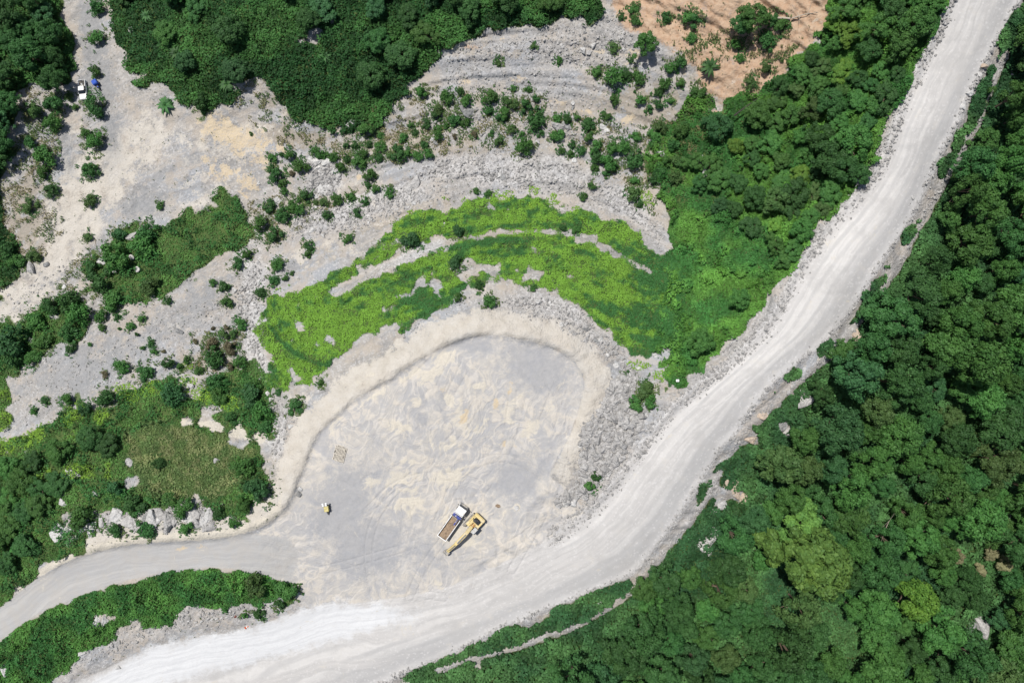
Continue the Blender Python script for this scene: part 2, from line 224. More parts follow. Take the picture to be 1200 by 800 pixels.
# rubble density: loose stones
RUB = np.zeros(mu.shape)
RUBP = [([(290, 330), (300, 300), (312, 330), (305, 376), (318, 452), (332, 470), (345, 490), (335, 520), (318, 545), (322, 500), (300, 430), (285, 380), (272, 340)], 1.0),
        ([(590, 345), (640, 346), (680, 358), (704, 385), (728, 404), (735, 425), (720, 430), (690, 402), (655, 380), (620, 372), (588, 366)], 1.0),
        ([(733, 428), (748, 440), (738, 480), (760, 480), (752, 505), (730, 535), (705, 560), (690, 580), (660, 595), (650, 590), (680, 560), (680, 530), (680, 508), (700, 480), (712, 455)], 1.15),
        ([(330, 275), (360, 240), (420, 235), (480, 218), (540, 215), (545, 225), (490, 240), (440, 262), (390, 280)], .95),
        ([(340, 175), (365, 183), (395, 183), (400, 205), (392, 228), (365, 235), (350, 225), (362, 205), (365, 196)], 1.0),
        ([(480, 195), (560, 172), (640, 180), (700, 205), (735, 225), (775, 265), (780, 300), (765, 290), (720, 250), (660, 230), (560, 218), (500, 212)], .8),
        ([(460, 375), (500, 355), (560, 345), (560, 360), (500, 372), (480, 400), (470, 400)], .5), ([(500, 120), (640, 130), (740, 140), (760, 180), (640, 165), (500, 160)], .62),
        ([(520, 60), (720, 20), (760, 60), (740, 90), (600, 70), (520, 110)], .65), ([(540, 100), (600, 75), (700, 100), (720, 130), (640, 130), (560, 115)], .5), ([(395, 345), (430, 322), (520, 285), (540, 300), (470, 318), (430, 340)], .5),
        ([(60, 620), (130, 600), (250, 595), (258, 620), (200, 622), (120, 625), (70, 635)], .9), ([(160, 720), (236, 710), (330, 705), (345, 712), (290, 725), (200, 738), (120, 770), (80, 790), (100, 765)], .7),
        ([(0, 350), (60, 315), (110, 290), (80, 335), (20, 375), (0, 385)], .4), ([(20, 430), (140, 390), (280, 340), (290, 400), (200, 440), (60, 490), (20, 510)], .3), ([(30, 150), (60, 110), (70, 200), (40, 230)], .3)]
for p, w in RUBP: RUB = np.maximum(RUB, w*mask(p, 2))
edge = lambda d, s, a, b, w: w*np.exp(-((d*s-a)/b)**2)
RUB = np.maximum(RUB, np.where((mu > 640), edge(dHL, sHL, -5, 6, .85), edge(dHL, sHL, 0, 2, .0)))          # gravel windrow on the inner edge of the haul road
RUB = np.maximum(RUB, edge(dHL, -np.sign(sHL)*0+sHL, 5, 6, .85)*(mu > 640))
RUB = np.maximum(RUB, np.exp(-((dHR)/4.5)**2)*.8*(mu > 440)); RUB = np.maximum(RUB, mLedge*.7); RUB = np.maximum(RUB, np.clip(outc, 0, 1)*.6)
RUB *= (1-0.93*VEG)
# micro height
def macro(u, v): return bil(GZ, -160.0, -160.0, 10.0, u, v)
_ob = oB+5*(fbm(mu/12, mv/12, 371, 3)-.5)
EXTRA = (.85+.7*fbm(mu/25, mv/25, 372, 2))*sstep(-1.0, 2.2, _ob)*(1-sstep(6, 42, oB))*sstep(20, 90, mu)
EXTRA += 0
inH = np.where(mHaul > 0, 1.0, -1.0)
dE = np.minimum(dHL, dHR)*inH
EXTRA += 0.6*np.exp(-((np.minimum(np.where(mu > 640, dHL, 99), np.where(mu > 430, dHR, 99))+0.0)/3.2)**2)
pw = np.exp(-(dP/16)**2)*(1-sstep(760, 790, mu))
EXTRA += 0.9*np.tanh((dP*sP+0)/4.0)*pw*-1.0
EXTRA += 0.5*np.exp(-(dL/3)**2)+1.4*np.clip(outc, 0, 1)*fbm(mu/5, mv/5, 61, 3)
EXTRA += 2.0*inpoly(ISLAND, mu, mv)*0+0.0
EXTRA = smooth(EXTRA, 1)
_d4, _s4, _a4 = pdist(chaikin([(-100, 640), (120, 470), (250, 380), (400, 322), (467, 290), (545, 265), (602, 260), (663, 262), (704, 275), (740, 300), (790, 340)], 3), mu, mv)
_lf = np.clip(1-VEG-smooth(np.maximum(np.maximum(mHaul, mAcc), mFloor), 3)-TAN, 0, 1)
EXTRA += _lf*(.10+.75*sstep(360, 470, mu)+.2*(mv > 330))*(.75*(fbm(_a4/55, _d4/7, 331, 4)-.5)+.35*np.clip((fbm(_a4/70, _d4/11, 341, 2)-.5)/.12, -1, 1))
EXTRA += (.9*(fbm(_a4/60, _arc/6, 351, 3)-.5))*inpoly(TERR, mu, mv)
EXTRA += TAN*(oB > 0)*(mu > 300)*.55*(fbm(mu/7, mv/7, 361, 4)-.5)
SCREE = np.clip(1-VEG*0.6-smooth(np.maximum(np.maximum(mHaul, mAcc), mFloor), 2), 0, 1)
def zat(u, v):
    u = np.asarray(u, float); v = np.asarray(v, float)
    z = macro(u, v)+bil(EXTRA, MU0, MV0, MS, u, v)
    s = bil(SCREE, MU0, MV0, MS, u, v); r = bil(RED, MU0, MV0, MS, u, v)
    z += s*(1.5*(fbm(u/42, v/42, 3, 4)-.5)+0.5*(fbm(u/9, v/9, 13, 3)-.5))+r*1.8*(fbm((u+v)/30, (v-u)/13, 23, 4)-.5)
    fl = bil(PIT, MU0, MV0, MS, u, v)
    z += (0.16*(1-s)+.1*fl)*(fbm(u/8, v/8, 33, 3)-.5)
    out = np.maximum(np.maximum(-160-u, u-1360), np.maximum(-160-v, v-960))
    return z+np.where(out > 0, 3*(fbm(u/180, v/180, 41, 3)-.5)*np.clip(out/300, 0, 1)*8, 0)
def XY(u, v, z): k = (CAM_H-z)/FPX; return (u-CU)*k, (CV-v)*k
def P(u, v, up=0.0, dz=0.0):
    """ground point whose object, `up` metres high, stands at photo pixel (u, v)"""
    z = float(zat(np.array([u]), np.array([v]))[0])
    if up:
        for _ in range(3):
            k = (CAM_H-z-up)/(CAM_H-z); uu = CU+(u-CU)*k; vv = CV+(v-CV)*k
            z = float(zat(np.array([uu]), np.array([vv]))[0])
        x, y = XY(uu, vv, z)
    else: x, y = XY(u, v, z)
    return Vector((x, y, z+dz))

# ------------------------------------------------------------------ object helpers
def link(name, me, parent=None, mat=None):
    o = bpy.data.objects.new(name, me); COL.objects.link(o)
    if parent is not None: o.parent = parent
    if mat is not None and me is not None and len(me.materials) == 0: me.materials.append(mat)
    return o
def npmesh(name, V, F, col=None, smooth_=False):
    me = bpy.data.meshes.new(name); V = np.asarray(V, np.float32); F = np.asarray(F, np.int32)
    k = F.shape[1]; n = len(F)
    me.vertices.add(len(V)); me.vertices.foreach_set('co', V.ravel())
    me.loops.add(n*k); me.loops.foreach_set('vertex_index', F.ravel())
    me.polygons.add(n); me.polygons.foreach_set('loop_start', np.arange(n, dtype=np.int32)*k)
    me.polygons.foreach_set('use_smooth', np.full(n, smooth_))
    if col is not None:
        for nm, c in col.items():
            a = me.attributes.new(nm, 'FLOAT_COLOR', 'POINT'); a.data.foreach_set('color', np.asarray(c, np.float32).ravel())
    me.update(); return me
def tag(o, label=None, cat=None, group=None, kind=None):
    if label: o['label'] = label
    if cat: o['category'] = cat
    if group: o['group'] = group
    if kind: o['kind'] = kind
    return o

# ------------------------------------------------------------------ materials
class NT:
    def __init__(s, name):
        s.m = bpy.data.materials.new(name); s.m.use_nodes = True; s.t = s.m.node_tree; s.t.nodes.clear()
        s.out = s.n('ShaderNodeOutputMaterial'); s.bs = s.n('ShaderNodeBsdfPrincipled'); s.l(s.bs.outputs[0], s.out.inputs[0])
        s.bs.inputs['Roughness'].default_value = 0.9; s.bs.inputs['Specular IOR Level'].default_value = 0.2
        s.geo = s.n('ShaderNodeNewGeometry')
    def n(s, t, **k):
        x = s.t.nodes.new(t)
        for a, b in k.items(): setattr(x, a, b)
        return x
    def l(s, a, b): s.t.links.new(a, b)
    def val(s, sock, v):
        if hasattr(v, 'is_output'): s.l(v, sock)
        elif isinstance(v, (tuple, list)) and len(v) == 3 and sock.type == 'RGBA': sock.default_value = (*v, 1)
        else: sock.default_value = v
    def math(s, op, a, b=0.0, c=0.0, clamp=False):
        x = s.n('ShaderNodeMath', operation=op, use_clamp=clamp)
        for i, v in enumerate((a, b, c)): s.val(x.inputs[i], v)
        return x.outputs[0]
    def mix(s, f, a, b, mode='MIX'):
        x = s.n('ShaderNodeMix', data_type='RGBA', blend_type=mode); s.val(x.inputs[0], f); s.val(x.inputs[6], a); s.val(x.inputs[7], b); return x.outputs[2]
    def noise(s, scale, det=4, vec=None, rough=.55, dist=0.0):
        x = s.n('ShaderNodeTexNoise'); x.inputs['Scale'].default_value = scale; x.inputs['Detail'].default_value = det; x.inputs['Roughness'].default_value = rough; x.inputs['Distortion'].default_value = dist
        s.l(vec if vec is not None else s.geo.outputs['Position'], x.inputs['Vector']); return x.outputs['Fac']
    def vor(s, scale, out='Color', feature='F1', vec=None, rnd=1.0):
        x = s.n('ShaderNodeTexVoronoi', feature=feature); x.inputs['Scale'].default_value = scale; x.inputs['Randomness'].default_value = rnd
        s.l(vec if vec is not None else s.geo.outputs['Position'], x.inputs['Vector']); return x.outputs[out]
    def ramp(s, f, a, b, lo=0.0, hi=1.0):
        x = s.n('ShaderNodeMapRange', interpolation_type='SMOOTHSTEP'); s.val(x.inputs[0], f); s.val(x.inputs[1], a); s.val(x.inputs[2], b); s.val(x.inputs[3], lo); s.val(x.inputs[4], hi); return x.outputs[0]
    def attr(s, name):
        a = s.n('ShaderNodeAttribute', attribute_name=name); p = s.n('ShaderNodeSeparateColor'); s.l(a.outputs['Color'], p.inputs[0])
        return p.outputs[0], p.outputs[1], p.outputs[2], a.outputs['Alpha']
    def bump(s, h, dist, st=1.0):
        b = s.n('ShaderNodeBump'); b.inputs['Distance'].default_value = dist; b.inputs['Strength'].default_value = st; s.l(h, b.inputs['Height']); s.l(b.outputs[0], s.bs.inputs['Normal'])
def simple(name, c, rough=.7, metal=0.0, var=.15, scale=3.0, dirt=None, dirt_amt=0.0, spec=.3):
    t = NT(name); f = t.noise(scale, 4)
    c2 = tuple(x*(1-var*2) for x in c); col = t.mix(t.ramp(f, .35, .7), c, c2)
    if dirt: col = t.mix(t.ramp(t.noise(scale*.7, 5), .55-dirt_amt*.3, .8-dirt_amt*.3), col, dirt)
    t.l(col, t.bs.inputs['Base Color']); t.bs.inputs['Roughness'].default_value = rough; t.bs.inputs['Metallic'].default_value = metal; t.bs.inputs['Specular IOR Level'].default_value = spec
    return t.m

def ground_material():
    t = NT('weathered_ground')
    dkg, brn, wsc, frac = t.attr('mD'); tan, och, red, cream = t.attr('mA'); veg, pit, road, whg = t.attr('mB'); along, across, rub, acc = t.attr('mC')
    pos = t.geo.outputs['Position']
    n_big = t.noise(.05, 5); n_mid = t.noise(.35, 6, rough=.6); n_fine = t.noise(2.2, 5, rough=.65); n_s = t.noise(.9, 5, rough=.6, dist=.6)
    stone = t.n('ShaderNodeSeparateColor'); t.l(t.vor(2.6), stone.inputs[0]); st = stone.outputs[0]
    stone2 = t.n('ShaderNodeSeparateColor'); t.l(t.vor(1.1), stone2.inputs[0]); st2 = stone2.outputs[1]
    jit = t.math('ADD', t.math('MULTIPLY', t.math('SUBTRACT', n_mid, .5), 1.5), t.math('MULTIPLY', t.math('SUBTRACT', n_fine, .5), .8))
    def thr(m, lo=.35, hi=.65, k=1.0): return t.math('MULTIPLY', t.ramp(t.math('ADD', m, t.math('MULTIPLY', jit, k)), lo, hi), t.ramp(m, .03, .15))
    grey = t.mix(t.ramp(n_mid, .35, .65), (.30, .285, .265), (.40, .375, .345))
    grey = t.mix(t.ramp(n_big, .45, .6), grey, (.33, .34, .355))
    grey = t.mix(t.math('MULTIPLY', t.ramp(st, .55, 1.0), .55), grey, (.55, .54, .53))
    grey = t.mix(t.math('MULTIPLY', t.ramp(st2, .80, .95), .6), grey, (.26, .255, .25))
    arc = t.n('ShaderNodeCombineXYZ'); t.l(t.math('MULTIPLY', along, .05), arc.inputs[0]); t.l(t.math('ADD', t.math('MULTIPLY', across, .5), t.math('MULTIPLY', n_mid, .6)), arc.inputs[1]); arcn = t.noise(1.0, 5, vec=arc.outputs[0], rough=.6)
    grey = t.mix(t.math('MULTIPLY', t.ramp(arcn, .52, .62), .5), grey, (.45, .41, .36)); grey = t.mix(t.math('MULTIPLY', t.ramp(arcn, .47, .40), .5), grey, (.245, .24, .235))
    grey = t.mix(t.math('MULTIPLY', t.ramp(t.noise(.14, 6, rough=.7), .48, .60), .6), grey, (.43, .37, .30))
    c = grey
    c = t.mix(t.math('MULTIPLY', thr(brn, .30, .62, 1.6), .85), c, t.mix(t.ramp(n_fine, .35, .65), (.37, .31, .25), (.30, .27, .21)))
    c = t.mix(t.math('MULTIPLY', thr(wsc, .3, .8, .8), .7), c, t.mix(t.ramp(st, .2, .9), (.40, .39, .385), (.60, .59, .575)))
    c = t.mix(t.math('MULTIPLY', thr(dkg, .25, .6, 1.5), .85), c, t.mix(t.ramp(n_s, .35, .65), (.245, .25, .255), (.31, .31, .31)))
    tanc = t.mix(t.ramp(n_mid, .3, .7), (.50, .455, .385), (.57, .53, .465)); tanc = t.mix(t.math('MULTIPLY', t.ramp(n_fine, .5, .7), .4), tanc, (.45, .40, .33))
    c = t.mix(t.math('MULTIPLY', t.math('MULTIPLY', thr(tan, .3, .65, 1.7), .85), t.math('SUBTRACT', 1.0, t.math('MULTIPLY', dkg, .7))), c, tanc)
    redc = t.mix(t.ramp(n_s, .3, .7), (.43, .27, .165), (.51, .37, .25)); redc = t.mix(t.math('MULTIPLY', t.ramp(t.noise(.25, 6, rough=.7), .55, .66), .7), redc, (.36, .29, .25))
    c = t.mix(thr(red, .35, .65, .8), c, redc)
    # work floor: grey with scraped streaks
    trk = t.attr('mE')[0]; sx = t.n('ShaderNodeSeparateXYZ'); t.l(pos, sx.inputs[0]); ca, sa = math.cos(math.radians(58)), math.sin(math.radians(58))
    wob = t.math('MULTIPLY', t.noise(.06, 3), 26.0)
    pa = t.math('ADD', t.math('MULTIPLY', sx.outputs[0], ca), t.math('MULTIPLY', sx.outputs[1], sa)); pb = t.math('ADD', t.math('SUBTRACT', t.math('MULTIPLY', sx.outputs[1], ca), t.math('MULTIPLY', sx.outputs[0], sa)), wob)
    cxy = t.n('ShaderNodeCombineXYZ'); t.l(t.math('MULTIPLY', pa, .16), cxy.inputs[0]); t.l(pb, cxy.inputs[1]); str_ = t.noise(.95, 5, vec=cxy.outputs[0], rough=.6, dist=.7)
    swirl = t.noise(.22, 6, rough=.62, dist=1.5)
    pitc = t.mix(t.ramp(n_s, .3, .7), (.385, .372, .36), (.445, .43, .41))
    pitc = t.mix(t.math('MULTIPLY', t.ramp(t.noise(.07, 5), .42, .58), .6), pitc, (.49, .455, .40))
    nd = t.math('SUBTRACT', 1.0, t.math('MULTIPLY', dkg, .85))
    pitc = t.mix(t.math('MULTIPLY', t.math('MULTIPLY', t.ramp(str_, .50, .60), .65), nd), pitc, (.585, .545, .49)); pitc = t.mix(t.math('MULTIPLY', t.math('MULTIPLY', t.ramp(swirl, .52, .58), .6), nd), pitc, (.58, .525, .445))
    pitc = t.mix(t.math('MULTIPLY', t.ramp(swirl, .47, .41), .5), pitc, (.365, .365, .375)); pitc = t.mix(t.math('MULTIPLY', t.ramp(str_, .45, .38), .35), pitc, (.36, .36, .37))
    pitc = t.mix(t.math('MULTIPLY', thr(dkg, .3, .8), .75), pitc, t.mix(t.ramp(n_s, .3, .7), (.30, .305, .32), (.345, .345, .355)))
    c = t.mix(t.ramp(t.math('ADD', pit, t.math('MULTIPLY', jit, .25)), .4, .6), c, pitc)
    pitc = t.mix(t.math('MULTIPLY', t.math('MULTIPLY', trk, t.ramp(n_mid, .3, .5)), .8), pitc, (.29, .28, .27))
    # roads: wheel-dust streaks that follow the travel direction
    cv = t.n('ShaderNodeCombineXYZ'); t.l(t.math('MULTIPLY', along, .035), cv.inputs[0]); t.l(t.math('ADD', across, t.math('MULTIPLY', t.noise(.08, 4), 5.0)), cv.inputs[1])
    rs = t.noise(1.3, 5, vec=cv.outputs[0], rough=.65); rs2 = t.noise(.33, 4, vec=cv.outputs[0], rough=.6)
    roadc = t.mix(t.ramp(rs, .38, .62), (.48, .465, .445), (.54, .52, .495)); roadc = t.mix(t.math('MULTIPLY', t.math('MULTIPLY', t.ramp(t.math('ADD', rs2, t.math('MULTIPLY', jit, .15)), .40, .62), .75), t.ramp(frac, .04, .25)), roadc, (.63, .61, .58))
    roadc = t.mix(t.math('MULTIPLY', t.ramp(t.math('ADD', frac, t.math('MULTIPLY', t.math('SUBTRACT', rs2, .5), .5)), .60, .84), .65), roadc, (.39, .385, .38))
    roadc = t.mix(t.math('MULTIPLY', t.ramp(st, .86, .95), .35), roadc, (.66, .64, .62)); roadc = t.mix(t.math('MULTIPLY', t.ramp(n_mid, .55, .7), .3), roadc, (.58, .54, .48))
    for f0, am in ((.27, .5), (.42, .35), (.60, .5), (.74, .4)):
        dd = t.math('ABSOLUTE', t.math('SUBTRACT', t.math('ADD', frac, t.math('MULTIPLY', t.math('SUBTRACT', t.noise(.05, 3), .5), .25)), f0))
        roadc = t.mix(t.math('MULTIPLY', t.math('MULTIPLY', t.ramp(dd, .045, .012), t.ramp(rs2, .38, .6)), am), roadc, (.37, .365, .36))
    roadc = t.mix(t.math('MULTIPLY', t.ramp(t.noise(.12, 6, rough=.7), .5, .62), .45), roadc, (.44, .425, .405))
    c = t.mix(t.ramp(t.math('ADD', road, t.math('MULTIPLY', jit, .3)), .38, .62), c, roadc)
    accc = t.mix(t.ramp(rs, .4, .6), (.36, .355, .35), (.40, .395, .385)); accc = t.mix(t.math('MULTIPLY', t.ramp(rs2, .5, .6), .5), accc, (.46, .445, .42)); accc = t.mix(t.math('MULTIPLY', t.ramp(n_mid, .4, .65), .5), accc, (.40, .375, .34))
    c = t.mix(t.ramp(t.math('ADD', acc, t.math('MULTIPLY', jit, .3)), .4, .6), c, accc)
    whc = t.mix(t.ramp(rs, .35, .6), (.58, .585, .59), (.66, .665, .665)); whc = t.mix(t.math('MULTIPLY', t.ramp(n_fine, .5, .7), .5), whc, (.54, .54, .54))
    c = t.mix(t.math('MULTIPLY', thr(whg, .2, .85, 1.1), .92), c, whc)
    crc = t.mix(t.ramp(n_fine, .4, .65), (.61, .555, .45), (.53, .485, .405))
    c = t.mix(t.math('MULTIPLY', t.ramp(t.math('ADD', t.math('ADD', t.math('ADD', cream, t.math('MULTIPLY', jit, .9)), t.math('MULTIPLY', t.math('SUBTRACT', swirl, .5), 1.0)), t.math('MULTIPLY', t.math('SUBTRACT', str_, .5), 1.6)), .34, .66), .78), c, crc)
    c = t.mix(t.math('MULTIPLY', thr(och, .40, .70, 2.0), .8), c, t.mix(t.ramp(n_fine, .35, .65), (.60, .465, .27), (.52, .43, .31)))
    vegc = t.mix(t.ramp(n_mid, .4, .6), (.045, .085, .022), (.085, .13, .035))
    c = t.mix(thr(veg, .35, .6, .7), c, vegc)
    c = t.mix(t.math('MULTIPLY', rub, .35), c, t.mix(st, (.30, .295, .29), (.52, .505, .49)))
    hs = t.n('ShaderNodeHueSaturation'); hs.inputs['Value'].default_value = .875; hs.inputs['Saturation'].default_value = .924; t.l(c, hs.inputs['Color']); t.l(hs.outputs[0], t.bs.inputs['Base Color']); t.bs.inputs['Roughness'].default_value = .95; t.bs.inputs['Specular IOR Level'].default_value = .1
    flat = t.math('MAXIMUM', t.math('MAXIMUM', road, acc), t.math('MULTIPLY', pit, .8))
    h = t.math('ADD', t.math('MULTIPLY', n_fine, .10), t.math('MULTIPLY', t.vor(1.8, 'Distance'), .10))
    h = t.math('ADD', t.math('MULTIPLY', h, t.math('SUBTRACT', 1.12, flat)), t.math('MULTIPLY', t.math('MULTIPLY', n_s, .3), t.math('SUBTRACT', 1.1, flat)))
    h = t.math('ADD', h, t.math('MULTIPLY', t.math('MULTIPLY', rs, t.math('MAXIMUM', road, acc)), .06))
    h = t.math('ADD', h, t.math('MULTIPLY', t.math('MULTIPLY', t.math('ADD', t.math('MULTIPLY', swirl, 1.6), t.math('MULTIPLY', str_, .7)), t.math('MULTIPLY', pit, nd)), .22))
    h = t.math('SUBTRACT', h, t.math('MULTIPLY', trk, .10))
    t.bump(h, 1.0, .9)
    return t.m
M_GROUND = ground_material()
def leaf_material(name, a, b):
    t = NT(name); r, g, b_, _ = t.attr('tint'); oi = t.n('ShaderNodeObjectInfo')
    c = t.mix(r, a, b)
    hs = t.n('ShaderNodeHueSaturation'); t.l(c, hs.inputs['Color']); t.l(t.math('ADD', .492, t.math('MULTIPLY', oi.outputs['Random'], .02)), hs.inputs['Hue'])
    t.l(t.math('ADD', .80, t.math('MULTIPLY', oi.outputs['Random'], .48)), hs.inputs['Value']); hs.inputs['Saturation'].default_value = 1.0
    t.l(hs.outputs[0], t.bs.inputs['Base Color']); t.bs.inputs['Roughness'].default_value = .6; t.bs.inputs['Specular IOR Level'].default_value = .25
    tr = t.n('ShaderNodeBsdfTranslucent'); t.l(hs.outputs[0], tr.inputs[0]); ms = t.n('ShaderNodeMixShader'); ms.inputs[0].default_value = .28
    t.l(t.bs.outputs[0], ms.inputs[1]); t.l(tr.outputs[0], ms.inputs[2]); t.l(ms.outputs[0], t.out.inputs[0]); return t.m
def cover_material():
    t = NT('ground_cover_leaves'); a = t.n('ShaderNodeAttribute', attribute_name='tint')
    t.l(a.outputs['Color'], t.bs.inputs['Base Color']); t.bs.inputs['Roughness'].default_value = .65
    tr = t.n('ShaderNodeBsdfTranslucent'); t.l(a.outputs['Color'], tr.inputs[0]); ms = t.n('ShaderNodeMixShader'); ms.inputs[0].default_value = .28
    t.l(t.bs.outputs[0], ms.inputs[1]); t.l(tr.outputs[0], ms.inputs[2]); t.l(ms.outputs[0], t.out.inputs[0]); return t.m
LEAF = {'deep': leaf_material('deep_green_leaves', (.032, .092, .028), (.064, .160, .043)),
        'mid': leaf_material('mid_green_leaves', (.044, .125, .031), (.092, .210, .048)),
        'blue': leaf_material('bluish_green_leaves', (.032, .098, .036), (.064, .165, .055)),
        'lime': leaf_material('yellow_green_leaves', (.075, .190, .035), (.170, .300, .045)),
        'olive': leaf_material('olive_leaves', (.052, .115, .034), (.100, .170, .05)),
        'big': leaf_material('bright_yellow_green_leaves', (.090, .200, .052), (.185, .330, .065)),  # big tree's own brighter yellow-green leaf colour
        'tan': leaf_material('tan_withered_leaves', (.22, .22, .11), (.34, .32, .18)),
        'brown': leaf_material('brown_withered_leaves', (.115, .105, .06), (.17, .15, .09))}
M_COVER = cover_material()
M_BARK = simple('grey_brown_bark', (.16, .12, .085), .9, scale=6)
M_DEADWOOD = simple('bleached_dead_wood', (.42, .37, .30), .9, scale=8)
def rock_material(name, a, b, c):
    t = NT(name); oi = t.n('ShaderNodeObjectInfo'); n = t.noise(1.6, 6, rough=.65)
    col = t.mix(t.ramp(n, .35, .65), a, b); col = t.mix(t.math('MULTIPLY', t.ramp(t.noise(.8, 5, rough=.7), .55, .7), .5), col, c)
    r, g, b_, _ = t.attr('tint')
    hs = t.n('ShaderNodeHueSaturation'); t.l(col, hs.inputs['Color']); t.l(t.math('ADD', .78, t.math('MULTIPLY', t.math('ADD', oi.outputs['Random'], r), .24)), hs.inputs['Value'])
    t.l(hs.outputs[0], t.bs.inputs['Base Color']); t.bs.inputs['Roughness'].default_value = .95; t.bs.inputs['Specular IOR Level'].default_value = .1; t.bump(t.math('ADD', t.noise(2.2, 6, rough=.75), t.math('MULTIPLY', t.vor(1.6, 'Distance'), .6)), .45, 1.0); return t.m
M_ROCK = rock_material('pale_limestone', (.50, .485, .465), (.37, .36, .345), (.29, .27, .24))
M_ROCKD = rock_material('dark_grey_limestone', (.30, .30, .295), (.22, .22, .215), (.38, .36, .33))
M_ROCKW = rock_material('white_limestone', (.60, .59, .57), (.50, .49, .47), (.40, .38, .34))
M_ROCKT = rock_material('buff_limestone', (.55, .44, .34), (.45, .38, .31), (.36, .27, .2))

# ------------------------------------------------------------------ terrain sheet
def axis(a0, a1, st, ends):
    c = list(np.arange(a0, a1+.01, st)); lo, hi = [], []; s = st; x = a0
    while x > ends[0]: s *= 1.12; x -= s; lo.append(x)
    s = st; x = c[-1]
    while x < ends[1]: s *= 1.12; x += s; hi.append(x)
    return np.array(lo[::-1]+c+hi)
AU = axis(-24, 1224, 1.5, (-2300, 3500)); AV = axis(-24, 824, 1.5, (-2300, 3100))
tu, tv = np.meshgrid(AU, AV); tz = zat(tu, tv)
tx, ty = XY(tu, tv, tz)
nu, nv = len(AU), len(AV)
TV = np.stack([tx, ty, tz], -1).reshape(-1, 3)
g = lambda G: bil(G, MU0, MV0, MS, tu, tv).ravel()
outm = ((tu < -150) | (tu > 1350) | (tv < -150) | (tv > 950)).ravel()
vegv = np.where(outm, 1.0, g(VEG)); vegv = np.where((tu.ravel() < 60) & (tu.ravel() > -160) & (tv.ravel() > 840), 1, vegv)
aroad = np.where(mAcc > 0, aA, aH); 
dHaul = np.where(mHaul > 0, np.where(aH < 3000, dHL, 0), 0)
def road_coords():
    d1, s1, a1 = pdist(HL, tu, tv); d2, s2, a2 = pdist(HR, tu, tv); d3, s3, a3 = pdist(chaikin(ACCESS[:10]), tu, tv); d4, s4, a4 = pdist(chaikin([(-100, 640), (120, 470), (250, 380), (400, 322), (467, 290), (545, 265), (602, 260), (663, 262), (704, 275), (740, 300), (790, 340)], 3), tu, tv); inh = inpoly(HAUL, tu, tv)
    w = d1/(d1+d2+1e-6)*np.clip(d1+d2, 0, 200)
    acc_ = inpoly(ACCESS, tu, tv)
    return np.where(acc_, a3, np.where(inh, a2, a4)).ravel()*.2, np.where(acc_, d3, np.where(inh, w, d4*s4)).ravel()*.2
al_, ac_ = road_coords()
one = np.ones(nu*nv)
cols = {'mA': np.stack([g(TAN), g(OCH), g(RED)*(~outm), g(CREAM)], -1), 'mB': np.stack([vegv, g(PIT), g(ROAD)*(~outm), g(WHG)], -1), 'mC': np.stack([al_, ac_, g(RUB), g(ACC)*(~outm)], -1), 'mD': np.stack([g(DKG), g(BRN), g(WSC), g(_fr)], -1)}
idx = np.arange(nu*nv).reshape(nv, nu)
TRK = [[(378, 668), (430, 655), (480, 640), (512, 628)], [(440, 700), (428, 640), (450, 585), (500, 545), (545, 500), (560, 470)], [(480, 700), (500, 655), (565, 580), (600, 520), (610, 470)], [(600, 668), (640, 600), (662, 540), (664, 480), (640, 440)],
       [(430, 600), (470, 560), (540, 556), (590, 585), (600, 620)], [(350, 640), (400, 660), (450, 690), (520, 700)], [(575, 600), (540, 560), (490, 530), (460, 500)], [(640, 560), (600, 535), (560, 540), (530, 570), (520, 600)], [(540, 655), (590, 645), (640, 610), (700, 560)], [(400, 500), (440, 520), (470, 560), (480, 620), (500, 680)]]
trk = np.zeros(nu*nv); _sel = np.where((fu_ := (tu.ravel() > 330) & (tu.ravel() < 720) & (tv.ravel() > 380) & (tv.ravel() < 720)))[0]; _u, _v = tu.ravel()[_sel], tv.ravel()[_sel]; _t = np.zeros(len(_sel))
for q_ in TRK:
    d_, _, a_ = pdist(chaikin(q_, 3), _u, _v); _t = np.maximum(_t, np.exp(-((d_-4.6)/1.2)**2)*(.45+.55*(vnoise(a_/14, a_*0, len(q_)) > .35)))
for q_ in [((529, 415), (508, 458)), ((541, 424), (520, 468)), ((470, 452), (500, 424)), ((548, 436), (533, 462)), ((648, 452), (632, 492)), ((664, 458), (650, 500)), ((598, 452), (592, 500)), ((606, 458), (602, 505)), ((560, 470), (572, 520))]:
    d_, _, a_ = pdist(q_, _u, _v); _t = np.maximum(_t, np.exp(-(d_/1.2)**2)*1.0)
for cx_, cy_, rr_ in ((512, 468, 16), (600, 525, 13), (450, 500, 10), (560, 520, 18), (497, 505, 9), (470, 590, 16), (540, 610, 30), (436, 566, 12)):
    d_ = np.abs(np.hypot(_u-cx_, (_v-cy_)*1.2)-rr_); _t = np.maximum(_t, np.exp(-(d_/1.3)**2)*(np.arctan2(_v-cy_, _u-cx_) < .6)*.8)
trk[_sel] = _t
cols['mE'] = np.stack([trk, trk, trk, trk], -1)
Fq = np.stack([idx[1:, :-1], idx[1:, 1:], idx[:-1, 1:], idx[:-1, :-1]], -1).reshape(-1, 4)
fu = ((tu[1:, :-1]+tu[:-1, 1:])/2).ravel(); fv = ((tv[1:, :-1]+tv[:-1, 1:])/2).ravel()
region = np.zeros(len(Fq), int)
region[inpoly(FLOOR, fu, fv)] = 1; region[inpoly(ACCESS, fu, fv)] = 2; region[inpoly(HAUL, fu, fv)] = 3
dpp, _, _ = pdist(PATHL, fu, fv); region[(dpp < 2.3+3.6*sstep(560, 470, fu)) & (region == 0)] = 4
